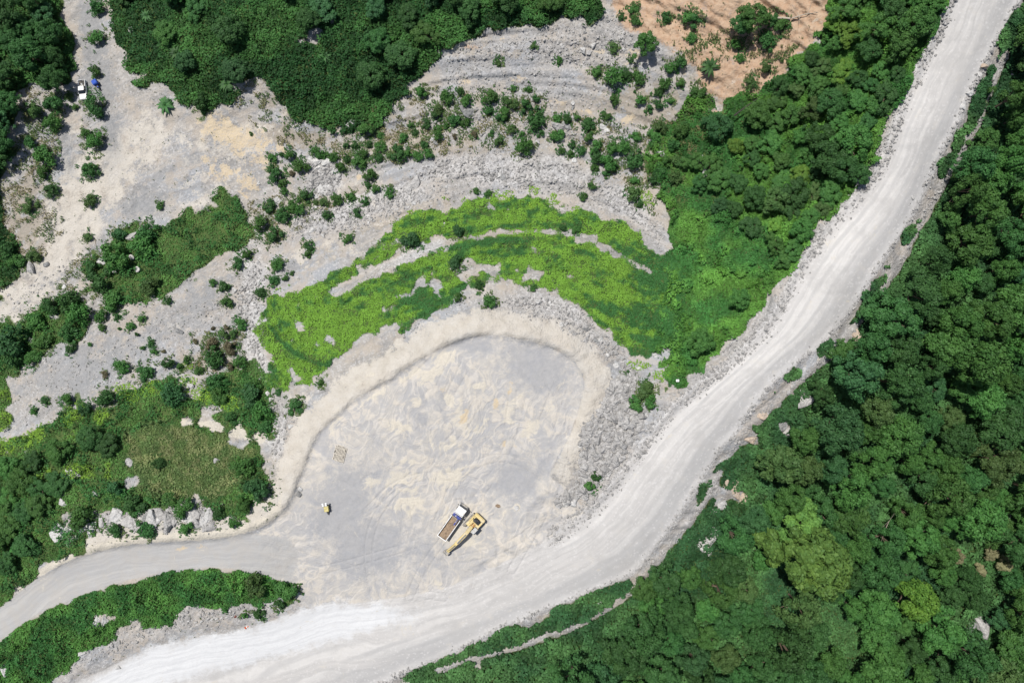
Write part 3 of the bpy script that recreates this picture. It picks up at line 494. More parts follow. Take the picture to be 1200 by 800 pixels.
for r, nm in enumerate(['ground', 'work_floor', 'access_road', 'haul_road', 'bench_path']):
    f = Fq[region == r]; used, inv = np.unique(f, return_inverse=True)
    me = npmesh(nm, TV[used], inv.reshape(-1, 4), {k: c[used] for k, c in cols.items()}, True)
    o = link(nm, me, None, M_GROUND); o['kind'] = 'structure'

# ------------------------------------------------------------------ leaf cloud builder
def leaf_quads(C, N, size, r, asp=1.0):
    """rhombic leaves at centres C with normals N"""
    n = len(C); t = r.normal(size=(n, 3)); t -= (t*N).sum(1, keepdims=True)*N; t /= np.linalg.norm(t, axis=1, keepdims=True)+1e-9
    b = np.cross(N, t); s = size[:, None]
    V = np.stack([C-t*s, C-b*s*.62*asp, C+t*s, C+b*s*.62*asp], 1).reshape(-1, 3)
    return V, np.arange(n*4).reshape(n, 4)
def unit(v): return v/(np.linalg.norm(v, axis=1, keepdims=True)+1e-9)
def tube(pts, rad, seg=6):
    pts = [Vector(p) for p in pts]; V = []; F = []
    for i, p in enumerate(pts):
        d = (pts[min(i+1, len(pts)-1)]-pts[max(i-1, 0)]).normalized(); a = d.orthogonal().normalized(); b = d.cross(a)
        for k in range(seg):
            q = 2*math.pi*k/seg; V.append(p+(a*math.cos(q)+b*math.sin(q))*rad[i])
    for i in range(len(pts)-1):
        for k in range(seg): F.append((i*seg+k, i*seg+(k+1) % seg, (i+1)*seg+(k+1) % seg, (i+1)*seg+k))
    return [tuple(v) for v in V], F
def crown(r, R, h0, h1, nclump, nleaf, leaf, flat=.7, spread=1.0, ell=1.0, cr=(.13, .28)):
    """puffs of leaves over a lopsided dome; R radius, h0..h1 height"""
    cs = []
    ph = r.uniform(0, 6.28, 3)
    for k in range(nclump):
        a = r.uniform(0, 2*math.pi); q = math.sqrt(r.uniform(0, 1))*R*spread*.86*(1+.20*math.sin(2*a+ph[0])+.14*math.sin(3*a+ph[1]))
        top = h0+(h1-h0)*(1-(q/R)**2*.75)
        z = top-r.uniform(0, 1)**2*(h1-h0)*.45
        cs.append((q*math.cos(a)*ell, q*math.sin(a), z, R*r.uniform(*cr)))
    cs = np.array(cs); per = np.maximum((cs[:, 3]**2/np.sum(cs[:, 3]**2)*nleaf).astype(int), 8)
    CC, NN, TT = [], [], []
    for (x, y, z, rr), n in zip(cs, per):
        d = unit(r.normal(size=(n, 3))); d[:, 2] = np.where(d[:, 2] < -.35, -d[:, 2], d[:, 2])
        rad = rr*(1-.35*r.random(n)**2)*(1+.22*np.sin(d[:, 0]*7+x*3)*np.sin(d[:, 1]*7+y*5))
        c = np.stack([x+d[:, 0]*rad, y+d[:, 1]*rad, z+d[:, 2]*rad*flat], -1)
        CC.append(c); NN.append(unit(d+r.normal(size=(n, 3))*.45+np.array([0, 0, .25]))); TT.append(np.full(n, r.random())*.55+r.random(n)*.45)
    C = np.concatenate(CC); N = np.concatenate(NN); T = np.concatenate(TT)
    V, F = leaf_quads(C, N, leaf*r.uniform(.6, 1.3, len(C)), r)
    return V, F, np.repeat(np.stack([T, T, T, T], -1), 4, axis=0), cs
def tree_variant(i, n_leaf=7500):
    r = np.random.default_rng(100+i); R = 1.0
    V, F, T, cs = crown(r, 1.0, .75, r.uniform(1.5, 1.9), int(r.integers(38, 62)), n_leaf, .050, .8, ell=r.uniform(.8, 1.35))
    cm = npmesh('crown', V, F, {'tint': T})
    lean = r.uniform(-.12, .12, 2); TVv, TFf = tube([(0, 0, -.15), (lean[0]*.4, lean[1]*.4, .4), (lean[0], lean[1], .85)], [.085, .06, .045])
    for k in r.choice(len(cs), 6, replace=False):
        x, y, z, _ = cs[k]; v, f = tube([(lean[0]*.7, lean[1]*.7, .6), (x*.5, y*.5, (.6+z)/2+.05), (x, y, z)], [.04, .026, .012], 5)
        o = len(TVv); TVv += v; TFf += [tuple(a+o for a in q) for q in f]
    tm = npmesh('trunk', TVv, TFf, None, True); return cm, tm
def shrub_variant(i, n_leaf=1000):
    r = np.random.default_rng(300+i)
    V, F, T, cs = crown(r, 1.0, .12, r.uniform(.75, 1.05), int(r.integers(10, 18)), n_leaf, .10, .85, .85, ell=r.uniform(.75, 1.3), cr=(.2, .42))
    fm = npmesh('foliage', V, F, {'tint': T})
    SV, SF = [], []
    for k in range(4):
        x, y, z, _ = cs[k % len(cs)]; v, f = tube([(0, 0, -.2), (x*.4, y*.4, z*.5), (x, y, z)], [.05, .035, .015], 5); o = len(SV); SV += v; SF += [tuple(a+o for a in q) for q in f]
    return fm, npmesh('stem', SV, SF, None, True)
def rosette_variant(i):
    r = np.random.default_rng(500+i); V, F, T = [], [], []
    for k in range(34):
        a = r.uniform(0, 2*math.pi); el = r.uniform(.15, 1.2); L = r.uniform(.75, 1.1); w = .055; tt = r.random()
        d = np.array([math.cos(a), math.sin(a)]); p = np.array([-d[1], d[0]])
        prev = None
        for s in range(6):
            q = s/5; rr = L*q*math.cos(el*(1-q*.6)); zz = .35+L*q*math.sin(el)*(1-.55*q)-.25*q*q
            ww = w*math.sin(math.pi*min(.98, q*.85+.13)); c = d*rr
            V += [(*(c-p*ww*2.2), zz-.03), (*(c+p*ww*2.2), zz-.03)]; T += [(tt,)*4]*2
            n = len(V)
            if prev is not None: F.append((prev, prev+1, n-1, n-2))
            prev = n-2
    st, sf = tube([(0, 0, -.2), (0, 0, .2), (.02, 0, .4)], [.09, .08, .06])
    return npmesh('fronds', V, F, {'tint': T}), npmesh('stem', st, sf, None, True)
TREEM = [tree_variant(i) for i in range(9)]+[tree_variant(40, 16000)]
SHRUBM = [shrub_variant(i) for i in range(10)]
ROSEM = [rosette_variant(i) for i in range(2)]
_mats = {}
def with_mat(me, key):
    k = (me.name, key)
    if k not in _mats:
        c = me.copy(); c.name = me.name.split('.')[0]; c.materials.clear(); c.materials.append(LEAF[key]); _mats[k] = c
    return _mats[k]
for l in (TREEM, SHRUBM, ROSEM):
    for _, t in l: t.materials.append(M_BARK)
PLANTS = []     # (kind, u, v, r_px, tone, empty) for labelling
def plant(kind, u, v, rpx, tone, vi, hs=1.0):
    zz = float(zat(np.array([u]), np.array([v]))[0]); sc = (CAM_H-zz)/FPX; R = rpx*sc
    H = R*hs
    base = P(u, v, up=H*{'tree': 1.25, 'shrub': .5, 'palm': .5}[kind])
    lib = {'tree': TREEM, 'shrub': SHRUBM, 'palm': ROSEM}[kind]; fm, sm = lib[vi % len(lib)]
    e = bpy.data.objects.new(kind if kind != 'palm' else 'palm_plant', None); COL.objects.link(e); e.empty_display_size = .5
    e.location = base-Vector((0, 0, .05)); e.rotation_euler = (0, 0, rng.uniform(0, 6.28)); e.scale = (R, R, H)
    a = link({'tree': 'crown', 'shrub': 'foliage', 'palm': 'fronds'}[kind], with_mat(fm, tone), e)
    b = link('trunk' if kind == 'tree' else 'stem', sm, e)
    PLANTS.append([kind, u, v, rpx, tone, e]); return e

# ------------------------------------------------------------------ trees
forest_spots = []
def poisson(poly, rmin, rmax, n_try, seed, avoid=(), inset=0.0, dens=None):
    r = np.random.default_rng(seed); xs = [p[0] for p in poly]; ys = [p[1] for p in poly]
    x0, x1, y0, y1 = max(min(xs), -38), min(max(xs), 1238), max(min(ys), -34), min(max(ys), 834)
    U = r.uniform(x0, x1, n_try); V_ = r.uniform(y0, y1, n_try); ok = inpoly(poly, U, V_)
    d, _, _ = pdist(poly, U, V_, True); RR = rmin+(rmax-rmin)*r.random(n_try)**1.3
    out = []
    for u, v, k, dd, rr in zip(U, V_, ok, d, RR):
        if not k or dd < rr*inset: continue
        if dens is not None and r.random() > dens(u, v): continue
        if any((u-a)**2+(v-b)**2 < ((rr+c)*.70)**2 for a, b, c in forest_spots) or any((u-a)**2+(v-b)**2 < (rr*.6+c)**2 for a, b, c in avoid): continue
        forest_spots.append((u, v, rr)); out.append((u, v, rr))
    return out
AVO = [(827, 632, 10), (855, 578, 14), (846, 592, 6), (943, 468, 9), (917, 500, 12), (880, 515, 8), (1002, 392, 8), (1148, 729, 12), (1127, 746, 8), (1175, 608, 7), (1186, 83, 5)]
RF = [(1235, -40), (1212, 10), (1185, 80), (1160, 140), (1120, 210), (1075, 300), (1040, 350), (1000, 400), (985, 425), (950, 455), (950, 485), (925, 520), (890, 545), (880, 590), (850, 610), (845, 650), (800, 650), (760, 700), (725, 735), (680, 765), (620, 800), (600, 840), (1240, 840)]
BIG = [(937, 618, 24, 'big', 1.3), (950, 658, 37, 'big', 1.5)]
for u, v, r_, tn, hs in BIG: forest_spots.append((u, v, r_))
MAN = [(1078, 24, 21, 'mid'), (1057, 50, 17, 'mid'), (1035, 30, 18, 'mid'), (975, 185, 22, 'deep'), (1000, 165, 20, 'mid'), (1010, 205, 12, 'deep'), (990, 195, 20, 'deep'), (965, 160, 18, 'deep'), (953, 128, 14, 'olive'), (822, 400, 17, 'mid'), (867, 350, 13, 'mid'), (940, 270, 14, 'mid'), (885, 230, 15, 'deep'), (910, 235, 15, 'olive'),
       (843, 148, 15, 'blue'), (758, 51, 15, 'mid'), (1122, 652, 9, 'tan'), (1148, 668, 8, 'tan'), (1163, 648, 9, 'tan'), (1177, 662, 10, 'tan'), (988, 412, 15, 'mid'), (780, 680, 20, 'deep'), (755, 690, 15, 'mid'), (885, 20, 16, 'mid'), (870, 28, 13, 'deep'), (30, 62, 20, 'deep'), (60, 66, 13, 'deep')]
for u, v, r_, tn in MAN: forest_spots.append((u, v, r_))
for u, v, r_, tn, hs in BIG: plant('tree', u, v, r_, tn, 9, hs*1.2)
for u, v, r_, tn in MAN: plant('tree', u, v, r_, tn, int(rng.integers(9)), 1.05 if tn != 'tan' else 1.3)
def tone_pick(probs): return str(rng.choice(list(probs), p=np.array(list(probs.values()))/sum(probs.values())))
GAP = [(905, 680, 18), (912, 712, 16), (975, 722, 18), (992, 745, 22), (1000, 770, 14), (1015, 700, 8), (1130, 640, 8), (1010, 690, 8), (1040, 610, 10), (1075, 580, 8)]
for u, v, r_ in poisson(RF, 13.5, 28, 9000, 11, AVO+GAP, .55): plant('tree', u, v, r_*1.02, tone_pick({'deep': .36, 'mid': .44, 'blue': .09, 'olive': .06, 'lime': .01}), int(rng.integers(9)), rng.uniform(1.0, 1.75))
EF = [(979, -40), (960, 45), (930, 75), (900, 105), (870, 125), (835, 135), (815, 150), (800, 185), (810, 225), (840, 260), (880, 285), (905, 320), (905, 342), (938, 298), (963, 260), (993, 233), (1010, 195), (1030, 155), (1062, 98), (1070, 70), (1099, 30), (1120, -40)]
for u, v, r_ in poisson(EF, 10, 18, 2600, 12, (), .7, lambda u, v: .22 if (u < 900 and v > 125) else .9): plant('tree', u, v, r_, tone_pick({'deep': .22, 'mid': .58, 'blue': .06, 'olive': .06, 'lime': .08}), int(rng.integers(9)), rng.uniform(.6, .95))
NF = [(125, -40), (140, 30), (155, 90), (200, 105), (250, 115), (290, 90), (330, 60), (380, 20), (420, 60), (390, 100), (400, 130), (440, 125), (470, 90), (530, 50), (600, 25), (700, 10), (700, -40)]
for u, v, r_ in poisson(NF, 13, 20, 110, 13, (), .5, lambda u, v: .45 if u > 150 and u < 330 and v < 70 else .8): plant('tree', u, v, r_, tone_pick({'deep': .55, 'mid': .2, 'blue': .25}), int(rng.integers(9)), rng.uniform(.6, .9))
for u, v, r_ in poisson(NWEST, 14, 21, 500, 14, (), .6): plant('tree', u, v, r_, tone_pick({'deep': .7, 'blue': .3}), int(rng.integers(9)), rng.uniform(.8, 1.1))
SWF = [(-40, 560), (40, 520), (90, 500), (140, 495), (130, 540), (80, 550), (60, 610), (40, 650), (10, 680), (-40, 700)]
for u, v, r_ in poisson(SWF, 13, 18, 120, 15, (), .4): plant('tree', u, v, r_, tone_pick({'deep': .5, 'mid': .5}), int(rng.integers(9)), rng.uniform(.5, .8))
NTREES = len(PLANTS)

# ------------------------------------------------------------------ single shrubs (pixel positions from the photograph; o = olive, b = brown, d = bluish, p = palm-like)
SH = """499,146,7 513,151,6 513,160,6 486,155,5 482,147,4 473,162,6 497,169,6 502,180,6 490,183,6 467,181,9 465,173,6 479,180,5 447,173,7 443,184,6 457,182,4o 445,159,4 432,170,5 425,180,6 421,191,8 416,170,5 406,171,4
399,196,7 392,184,6 406,186,5 429,152,10 434,206,8 431,218,5 441,222,5 457,226,6 428,236,5 419,249,6 411,231,7 394,234,7 383,252,6 408,280,6 481,282,10d 537,272,8d 558,224,4 572,227,4 576,156,4 585,166,6o 612,157,4 613,173,10 600,151,6o
556,158,4.5b 533,160,3.5b 531,140,9 545,144,6 523,148,4 512,134,7 588,139,7 494,108,8 525,115,8 540,108,5 547,118,8 575,115,9 574,130,6 594,118,6o 602,123,6o 616,123,7 628,115,5 619,105,5 601,103,4 628,139,12 591,133,8 513,130,7o
584,73,5o 655,71,4.5 719,57,6o 625,54,4o 739,71,4 699,84,8 721,90,11 735,90,7 748,92,9 720,117,6 744,107,2.5 710,136,6 751,118,6 761,128,5 772,122,6 786,118,5 780,98,7 772,108,6 797,98,6 786,79,8 798,72,8 743,12,6 744,24,6 729,20,5 781,20,7
806,20,9 810,44,6 690,147,9 677,138,4 653,141,7 664,141,7 746,160,6 653,159,8 634,156,4 670,169,5 669,180,5 658,176,4 681,176,6 689,162,6 699,172,8 700,184,9 712,192,10 697,197,5 710,204,5 721,196,5 717,174,9 729,174,8 744,187,11
744,212,6 743,228,9o 749,240,5 694,218,5 684,231,5 775,199,9 765,209,7 781,189,8 792,209,8o 770,186,7o 766,159,9 775,149,8o 788,169,9 798,152,9 795,189,8o 815,22,9 833,78,12p 862,52,7 868,68,5 900,48,11 915,30,9 880,98,7o 899,80,7o 818,108,9
320,186,5 318,198,5 324,205,8 331,215,6 333,225,4 330,181,3 339,182,6 353,194,9 342,204,4b 372,180,7 382,183,5 359,230,7 315,242,8 342,243,8 352,246,6 331,252,9 305,262,9 380,237,5o 370,238,4o 294,157,2.5 350,235,3
321,275,8 362,288,6 361,298,5 326,309,7 321,329,6 334,326,4 342,320,3 306,344,7 282,380,7 267,354,6 263,336,6 278,309,7 289,298,6 250,332,4 197,352,4 167,373,5 154,383,5 160,391,3 118,370,7 120,384,4 137,371,4 83,408,6 140,385,2.5 105,403,2.5
177,402,4 181,412,4 167,408,3 192,412,3b 143,430,8 123,439,4b 170,437,9 196,425,7 211,430,5 233,435,5 251,420,11 262,392,6o 274,392,5o 249,385,3b 265,383,3b 229,400,3b 248,403,7b 270,407,8b 270,430,5b 280,424,7 53,469,5 80,468,7 40,481,4 126,467,11 100,478,8d
219,422,4 346,477,9 326,460,4 376,449,5 204,459,13d 253,447,10 294,464,14d 309,481,12 312,501,9 297,454,10 257,464,9 270,491,8 112,123,12 111,164,11 100,157,5 106,199,9 113,45,9 112,84,6 113,8,9 193,123,10p 188,241,4 60,223,8 64,123,11 40,130,9o
61,145,9 81,113,5o 89,126,4 54,182,12 35,165,8 51,201,7 106,236,7o 34,241,8o 235,120,10 103,278,6o 206,62,9p 265,98,9p 171,18,7p 380,66,8p 11,292,11 20,307,9 40,300,7o 82,355,12 60,357,10 42,377,13 91,370,12 82,390,11 50,400,11 15,400,17d 15,422,12 40,420,9
137,300,15 117,330,13 109,314,9 140,275,9d 165,290,13 172,273,11 132,353,12 175,335,11o 754,459,13o 746,472,9 762,470,7 734,439,5 698,558,6 691,569,7 575,354,7 562,334,6 534,307,9d 537,348,5 660,268,5 675,270,5 625,337,4
304,720,6.5 328,708,6 287,721,4 264,714,3.5 171,621,10 219,618,8 274,612,6 255,603,9 217,595,11 200,585,8 157,592,12 302,574,14d 286,592,10 283,546,12 186,543,7 136,572,9d 97,606,13 136,620,9 335,690,12 300,685,12o 905,22,8"""
TM = {'o': 'olive', 'b': 'brown', 'd': 'blue'}
for k, s in enumerate(SH.split()):
    a, b, c = s.split(','); kind, tone = 'shrub', None
    if c[-1].isalpha():
        if c[-1] == 'p': kind = 'palm'
        else: tone = TM[c[-1]]
        c = c[:-1]
    if tone is None: tone = 'deep' if (k*7) % 10 < 4 else 'mid'
    if kind == 'palm': tone = 'deep'
    plant(kind, float(a), float(b), float(c)*(1.05 if float(b) < 260 and float(a) > 380 else 1.15), tone, k, (1.15 if kind == 'shrub' else 1.0)*rng.uniform(.85, 1.2))

# ------------------------------------------------------------------ uncountable low growth (stuff)
FLATM = smooth(np.maximum(np.maximum(mHaul, mAcc), mFloor), 1)
def cover(name, label, test, n, dens, hmax, cell, leaf, colf, seed, flat=.25, deep=.35, box=(-30, 1230, -30, 830)):
    r = np.random.default_rng(seed)
    U = r.uniform(box[0], box[1], n); V_ = r.uniform(box[2], box[3], n)
    k = (test(U, V_)*dens(U, V_) > r.random(n)) & (bil(FLATM, MU0, MV0, MS, U, V_) < .5); U = U[k]; V_ = V_[k]
    z = zat(U, V_); x, y = XY(U, V_, z)
    f1, cid, bx, by = worley(x/cell, y/cell, seed); f2, cid2, bx2, by2 = worley(x/cell*2.7+5, y/cell*2.7, seed+3)
    hh = hmax(U, V_)
    dome = np.sqrt(np.clip(1-(f1/.74)**2, 0, 1))*(.3+.7*cid); dome2 = np.sqrt(np.clip(1-(f2/.8)**2, 0, 1))
    h = hh*(dome*.75+dome2*.25)
    N = np.stack([bx*1.5*hh/cell*.8+bx2*.7, by*1.5*hh/cell*.8+by2*.7, np.full(len(x), 1.0)], -1)+r.normal(size=(len(x), 3))*(flat+.2)
    C = np.stack([x, y, z+.05+h-r.random(len(x))**2*deep*hh], -1)
    V, F = leaf_quads(C, unit(N), leaf*r.uniform(.6, 1.35, len(x)), r)
    col = colf(U, V_, x, y, cid, r); col = np.c_[col, np.ones(len(x))]
    me = npmesh(name, V, F, {'tint': np.repeat(col, 4, axis=0)}); o = link(name, me, None, M_COVER); tag(o, label, 'undergrowth', None, 'stuff'); return o
def lerp3(a, b, t): return np.array(a)[None]*(1-t[:, None])+np.array(b)[None]*t[:, None]
def vegd(u, v):
    d, s, a = pdist(ISLAND, u, v) if False else (None, None, None)
    return sstep(.3, .6, bil(VEG, MU0, MV0, MS, u, v)+.3*(fbm(u/4, v/4, 71, 3)-.5)*2)
any_in = lambda ps: (lambda u, v: np.maximum.reduce([inw(p, u, v, 1.3).astype(float) for p in ps]))
# bright terrace herbs
def col_terr(u, v, x, y, cid, r):
    d_, s_, a_ = pdist(PATHL, u, v); n = .5*fbm(u/26, v/18, 81, 4)+.5*fbm(a_/40, d_*s_/8, 82, 3)+.02; br = sstep(-1.2, 1.3, (n-.52)/.085+.5*(fbm(u/5, v/5, 82, 2)-.5)/.15+1.3*np.exp(-(((u-370)/70)**2+((v-390)/50)**2))+1.2*np.exp(-(((u-660)/90)**2+((v-320)/35)**2))-1.2*np.exp(-(((u-480)/60)**2+((v-345)/28)**2))-1.0*np.exp(-(((u-750)/30)**2+((v-360)/50)**2))-3*sstep(750, 800, u)+.2)
    c = lerp3((.048, .155, .040), (.175, .345, .045), br); c = c*(.85+.3*r.random(len(u)))[:, None]*(.86+.26*cid)[:, None]; return c
ter_t = lambda u, v: reg([TERR])(u, v)*vegd(u, v)
cover('herb_cover', 'bright yellow-green herbs carpeting the curved terraces above the work floor', ter_t, 360000, lambda u, v: np.where(fbm(u/7, v/7, 91, 3) > .34, .95, .35), lambda u, v: .18+.3*fbm(u/20, v/20, 92, 2)+.5*sstep(.6, .7, fbm(u/9, v/9, 93, 2)), 1.6, .165, col_terr, 21, .06, .2, (290, 815, 205, 470))
tufts = blob([(470, 262, 8, 5, -30, 1), (490, 252, 12, 5, 0, 1), (505, 250, 8, 5, 0, 1), (462, 275, 10, 6, -40, 1), (585, 232, 12, 7, 0, 1), (596, 228, 10, 6, 0, 1), (577, 236, 5, 3, 0, 1), (548, 240, 7, 5, 30, 1), (626, 222, 8, 6, 20, 1), (645, 238, 7, 8, 0, 1), (622, 240, 6, 5, 0, 1), (675, 245, 6, 3, 0, 1), (522, 236, 4, 2, 0, .8),
              (150, 460, 18, 10, 20, 1), (180, 455, 16, 8, 0, 1), (240, 462, 20, 10, 20, 1), (265, 470, 18, 9, 20, 1), (80, 493, 12, 7, -50, 1), (40, 510, 20, 8, -40, 1), (10, 520, 12, 8, 0, .9), (221, 424, 6, 4, 0, 1), (220, 445, 10, 6, 0, 1), (318, 352, 5, 4, 0, .9), (745, 430, 16, 7, 0, .9), (775, 440, 12, 8, 0, .9), (757, 232, 12, 8, 30, .8), (325, 345, 6, 3, -50, .9)])
cover('bright_herbs', 'small lime-green patches of herbs on the grey rubble beyond the terraces', lambda u, v: ((bil(tufts, MU0, MV0, MS, u, v)+1.2*(fbm(u/6, v/6, 73, 3)-.5) > .30) & (bil(tufts, MU0, MV0, MS, u, v) > .08)).astype(float), 620000, lambda u, v: u*0+.98, lambda u, v: u*0+.35, 1.3, .21,
      lambda u, v, x, y, cid, r: lerp3((.17, .32, .04), (.24, .41, .045), cid)*(.85+.3*r.random(len(u)))[:, None], 22, .02, .15)
# eastern slope, smooth green
def col_east(u, v, x, y, cid, r):
    n = fbm(u/30, v/30, 83, 4); low = sstep(220, 300, v)
    c = lerp3((.050, .165, .038), (.110, .265, .046), sstep(.35, .65, n+.08*low))*(.8+.2*low)[:, None]; return c*(.7+.6*r.random(len(u)))[:, None]*(.75+.5*cid)[:, None]
cover('slope_scrub', 'dense green scrub on the slope between the terraces and the haul road', lambda u, v: reg([EAST])(u, v)*vegd(u, v)*np.where(inpoly(TERR, u, v), .5, 1.0), 330000, lambda u, v: np.where((v < 250) & (u < 850) & (fbm(u/9, v/9, 93, 3) < .47), .25, .9), lambda u, v: .45+2.2*sstep(.5, .66, fbm(u/16, v/16, 323, 3)), 2.5, .26, col_east, 23, .10, .25, (700, 1150, -34, 475))
# forest understorey
def col_for(u, v, x, y, cid, r):
    n = fbm(u/40, v/40, 84, 4); c = lerp3((.032, .095, .034), (.072, .170, .052), sstep(.3, .7, n)); return c*(.65+.7*r.random(len(u)))[:, None]*(.7+.6*cid)[:, None]
GAPM = blob([(908, 700, 16, 42, -10, 1), (985, 738, 26, 34, -40, 1), (1015, 700, 10, 14, 0, 1), (1130, 640, 9, 9, 0, 1), (1040, 610, 16, 8, 30, 1), (1075, 580, 14, 8, 30, 1), (990, 590, 20, 7, 30, 1)])
cover('forest_understorey', 'tangled green undergrowth filling the forest on the right-hand slope', lambda u, v: reg([RIGHT])(u, v)*vegd(u, v), 1100000, lambda u, v: u*0+.92, lambda u, v: (.7+np.clip(pdist(HR, u, v)[0]/60, 0, 1)*1.9)*np.where(bil(GAPM, MU0, MV0, MS, u, v) > .3, .22, 1.0), 2.8, .34, col_for, 24, .15, .35)
cover('hillside_thicket', 'dark green thicket covering the hillside along the top edge', reg([NORTH, NWEST, WEST]), 1050000, lambda u, v: vegd(u, v)*.95, lambda u, v: 1.2+1.4*fbm(u/50, v/50, 95, 2), 2.8, .30,
      lambda u, v, x, y, cid, r: lerp3((.024, .080, .022), (.055, .150, .036), sstep(.4, .62, fbm(u/45, v/45, 85, 4)+.12*np.exp(-(((u-230)/60)**2+((v-40)/40)**2))-.1*sstep(370, 400, u)))*(.65+.7*r.random(len(u)))[:, None]*(.7+.6*cid)[:, None], 25)
sw_t = lambda u, v: reg([SOUTHW, CLUMP, LEFTMID])(u, v)*vegd(u, v)*(1-inpoly(MEADOW, u, v)*.0)
MEAD = smooth(inw(MEADOW, mu, mv, 2).astype(float), 5)
def lump(u, v): return sstep(.44, .58, fbm(u/15, v/15, 321, 3))
def col_sw(u, v, x, y, cid, r):
    m = sstep(.25, .75, bil(MEAD, MU0, MV0, MS, u, v)+.5*(fbm(u/6, v/6, 391, 3)-.5)*2); n = fbm(u/22, v/22, 86, 4)
    c = lerp3((.085, .190, .045), (.042, .135, .034), lump(u, v))*(.8+.5*n)[:, None]; mm = lerp3((.105, .17, .055), (.21, .24, .10), sstep(.3, .7, fbm(u/8, v/8, 87, 3))); c = c*(1-m[:, None])+mm*m[:, None]
    lm = sstep(.45, .6, n)*(v > 440)*(v < 560)*(u < 130); c = c*(1-lm[:, None]*.7)+np.array([.20, .33, .035])[None]*lm[:, None]*.7
    return c*(.7+.6*r.random(len(u)))[:, None]*(.75+.5*cid)[:, None]
cover('brushwood', 'mixed green brush and grass on the slope left of the work floor', sw_t, 900000, lambda u, v: np.where((fbm(u/8, v/8, 96, 3) < .42) & (u > 60), .35, .92), lambda u, v: np.where(inpoly(MEADOW, u, v), .35, .35+2.1*lump(u, v)), 2.5, .25, col_sw, 26)
cover('island_scrub', 'dense green scrub on the strip between the two roads', lambda u, v: reg([ISLAND])(u, v)*vegd(u, v), 1300000, lambda u, v: u*0+.97, lambda u, v: np.clip(.4+pdist(ISLAND, u, v, True)[0]/9, .4, 2.4)*(.4+.8*sstep(.4, .6, fbm(u/14, v/14, 322, 3))), 2.7, .25,
      lambda u, v, x, y, cid, r: lerp3((.038, .130, .032), (.085, .22, .045), sstep(.35, .65, fbm(u/25, v/25, 88, 4)))*(.65+.7*r.random(len(u)))[:, None]*(.75+.5*cid)[:, None], 27)
thin = [SCRUBN, [(440, 120), (500, 105), (640, 110), (640, 150), (600, 170), (440, 195), (400, 180)], [(650, 135), (700, 140), (760, 150), (800, 130), (790, 200), (740, 235), (700, 190)], [(290, 235), (360, 225), (400, 240), (330, 280), (290, 310)], LOOSE, [(20, 100), (75, 110), (70, 160), (62, 215), (75, 260), (50, 300), (20, 330), (0, 335), (0, 200)], [(225, 385), (290, 385), (290, 440), (240, 440), (215, 420)], [(90, 300), (110, 280), (105, 330), (120, 345), (60, 360), (60, 345)], [(780, 40), (940, 30), (930, 70), (880, 115), (860, 118), (880, 60), (820, 90)]]
skirt = np.zeros(mu.shape)
for q_ in PLANTS:
    if q_[0] != 'shrub' or q_[3] < 4: continue
    i0, i1 = int((q_[1]-30-MU0)/MS), int((q_[1]+30-MU0)/MS); j0, j1 = int((q_[2]-30-MV0)/MS), int((q_[2]+30-MV0)/MS); sl = (slice(max(j0, 0), j1), slice(max(i0, 0), i1))
    skirt[sl] = np.maximum(skirt[sl], np.clip(1.4-np.hypot(mu[sl]-q_[1], mv[sl]-q_[2])/(q_[3]*1.35), 0, 1))
cover('shrub_skirts', 'ragged low greenery around the feet of the single shrubs', lambda u, v: ((bil(skirt, MU0, MV0, MS, u, v)+2.2*(fbm(u/5, v/5, 381, 3)-.5) > .55) & (bil(skirt, MU0, MV0, MS, u, v) > .1)).astype(float), 900000, lambda u, v: u*0+.75, lambda u, v: u*0+.55, 1.5, .22,
      lambda u, v, x, y, cid, r: lerp3((.045, .135, .035), (.12, .17, .06), sstep(.35, .65, fbm(u/12, v/12, 382, 3)))*(.75+.5*r.random(len(u)))[:, None], 30, .1)
cover('dry_scrub', 'thin olive scrub and dry grass between the bare patches', any_in(thin), 900000, lambda u, v: sstep(.44, .56, fbm(u/7, v/7, 97, 3))*.85, lambda u, v: u*0+.5, 1.4, .20,
      lambda u, v, x, y, cid, r: lerp3((.07, .13, .035), (.19, .18, .085), sstep(.35, .65, fbm(u/14, v/14, 89, 3)))*(.7+.6*r.random(len(u)))[:, None], 28)
# roadside strip between haul road and ledge is part of RIGHT; scattered weeds on rubble
cover('weeds', 'scattered small green weeds on bare grey ground', lambda u, v: (1-bil(VEG, MU0, MV0, MS, u, v))*(1-bil(smooth(np.maximum(np.maximum(mHaul, mAcc), mFloor), 3), MU0, MV0, MS, u, v) > .6), 260000, lambda u, v: (fbm(u/4, v/4, 98, 2) > .74)*.7*((v < 330) | (u < 330)), lambda u, v: u*0+.3, 1.0, .14,
      lambda u, v, x, y, cid, r: lerp3((.05, .10, .025), (.12, .13, .05), cid), 29)

# ------------------------------------------------------------------ rocks
def ico(sub):
    import bmesh
    b = bmesh.new(); bmesh.ops.create_icosphere(b, subdivisions=sub, radius=1.0)
    V = np.array([v.co[:] for v in b.verts]); F = np.array([[v.index for v in f.verts] for f in b.faces]); b.free(); return V, F
def rock_shape(r, sub):
    V, F = ico(sub); V = V.copy()
    for _ in range(15):       # planar cuts give flat broken faces
        n = unit(r.normal(size=(1, 3)))[0]; d = r.uniform(.42, .68); q = V@n; V -= np.outer(np.maximum(q-d, 0), n)
    V /= np.percentile(np.abs(V[:, :2]), 96); V *= r.uniform(.7, 1.1, 3)*np.array([1, 1, .85]); V += r.normal(size=V.shape)*(.03 if sub < 2 else .012); return V, F
ROCKT = [rock_shape(np.random.default_rng(900+i), 1) for i in range(10)]
r = np.random.default_rng(55)
n = 950000; U = r.uniform(-20, 1220, n); V_ = r.uniform(-20, 820, n)
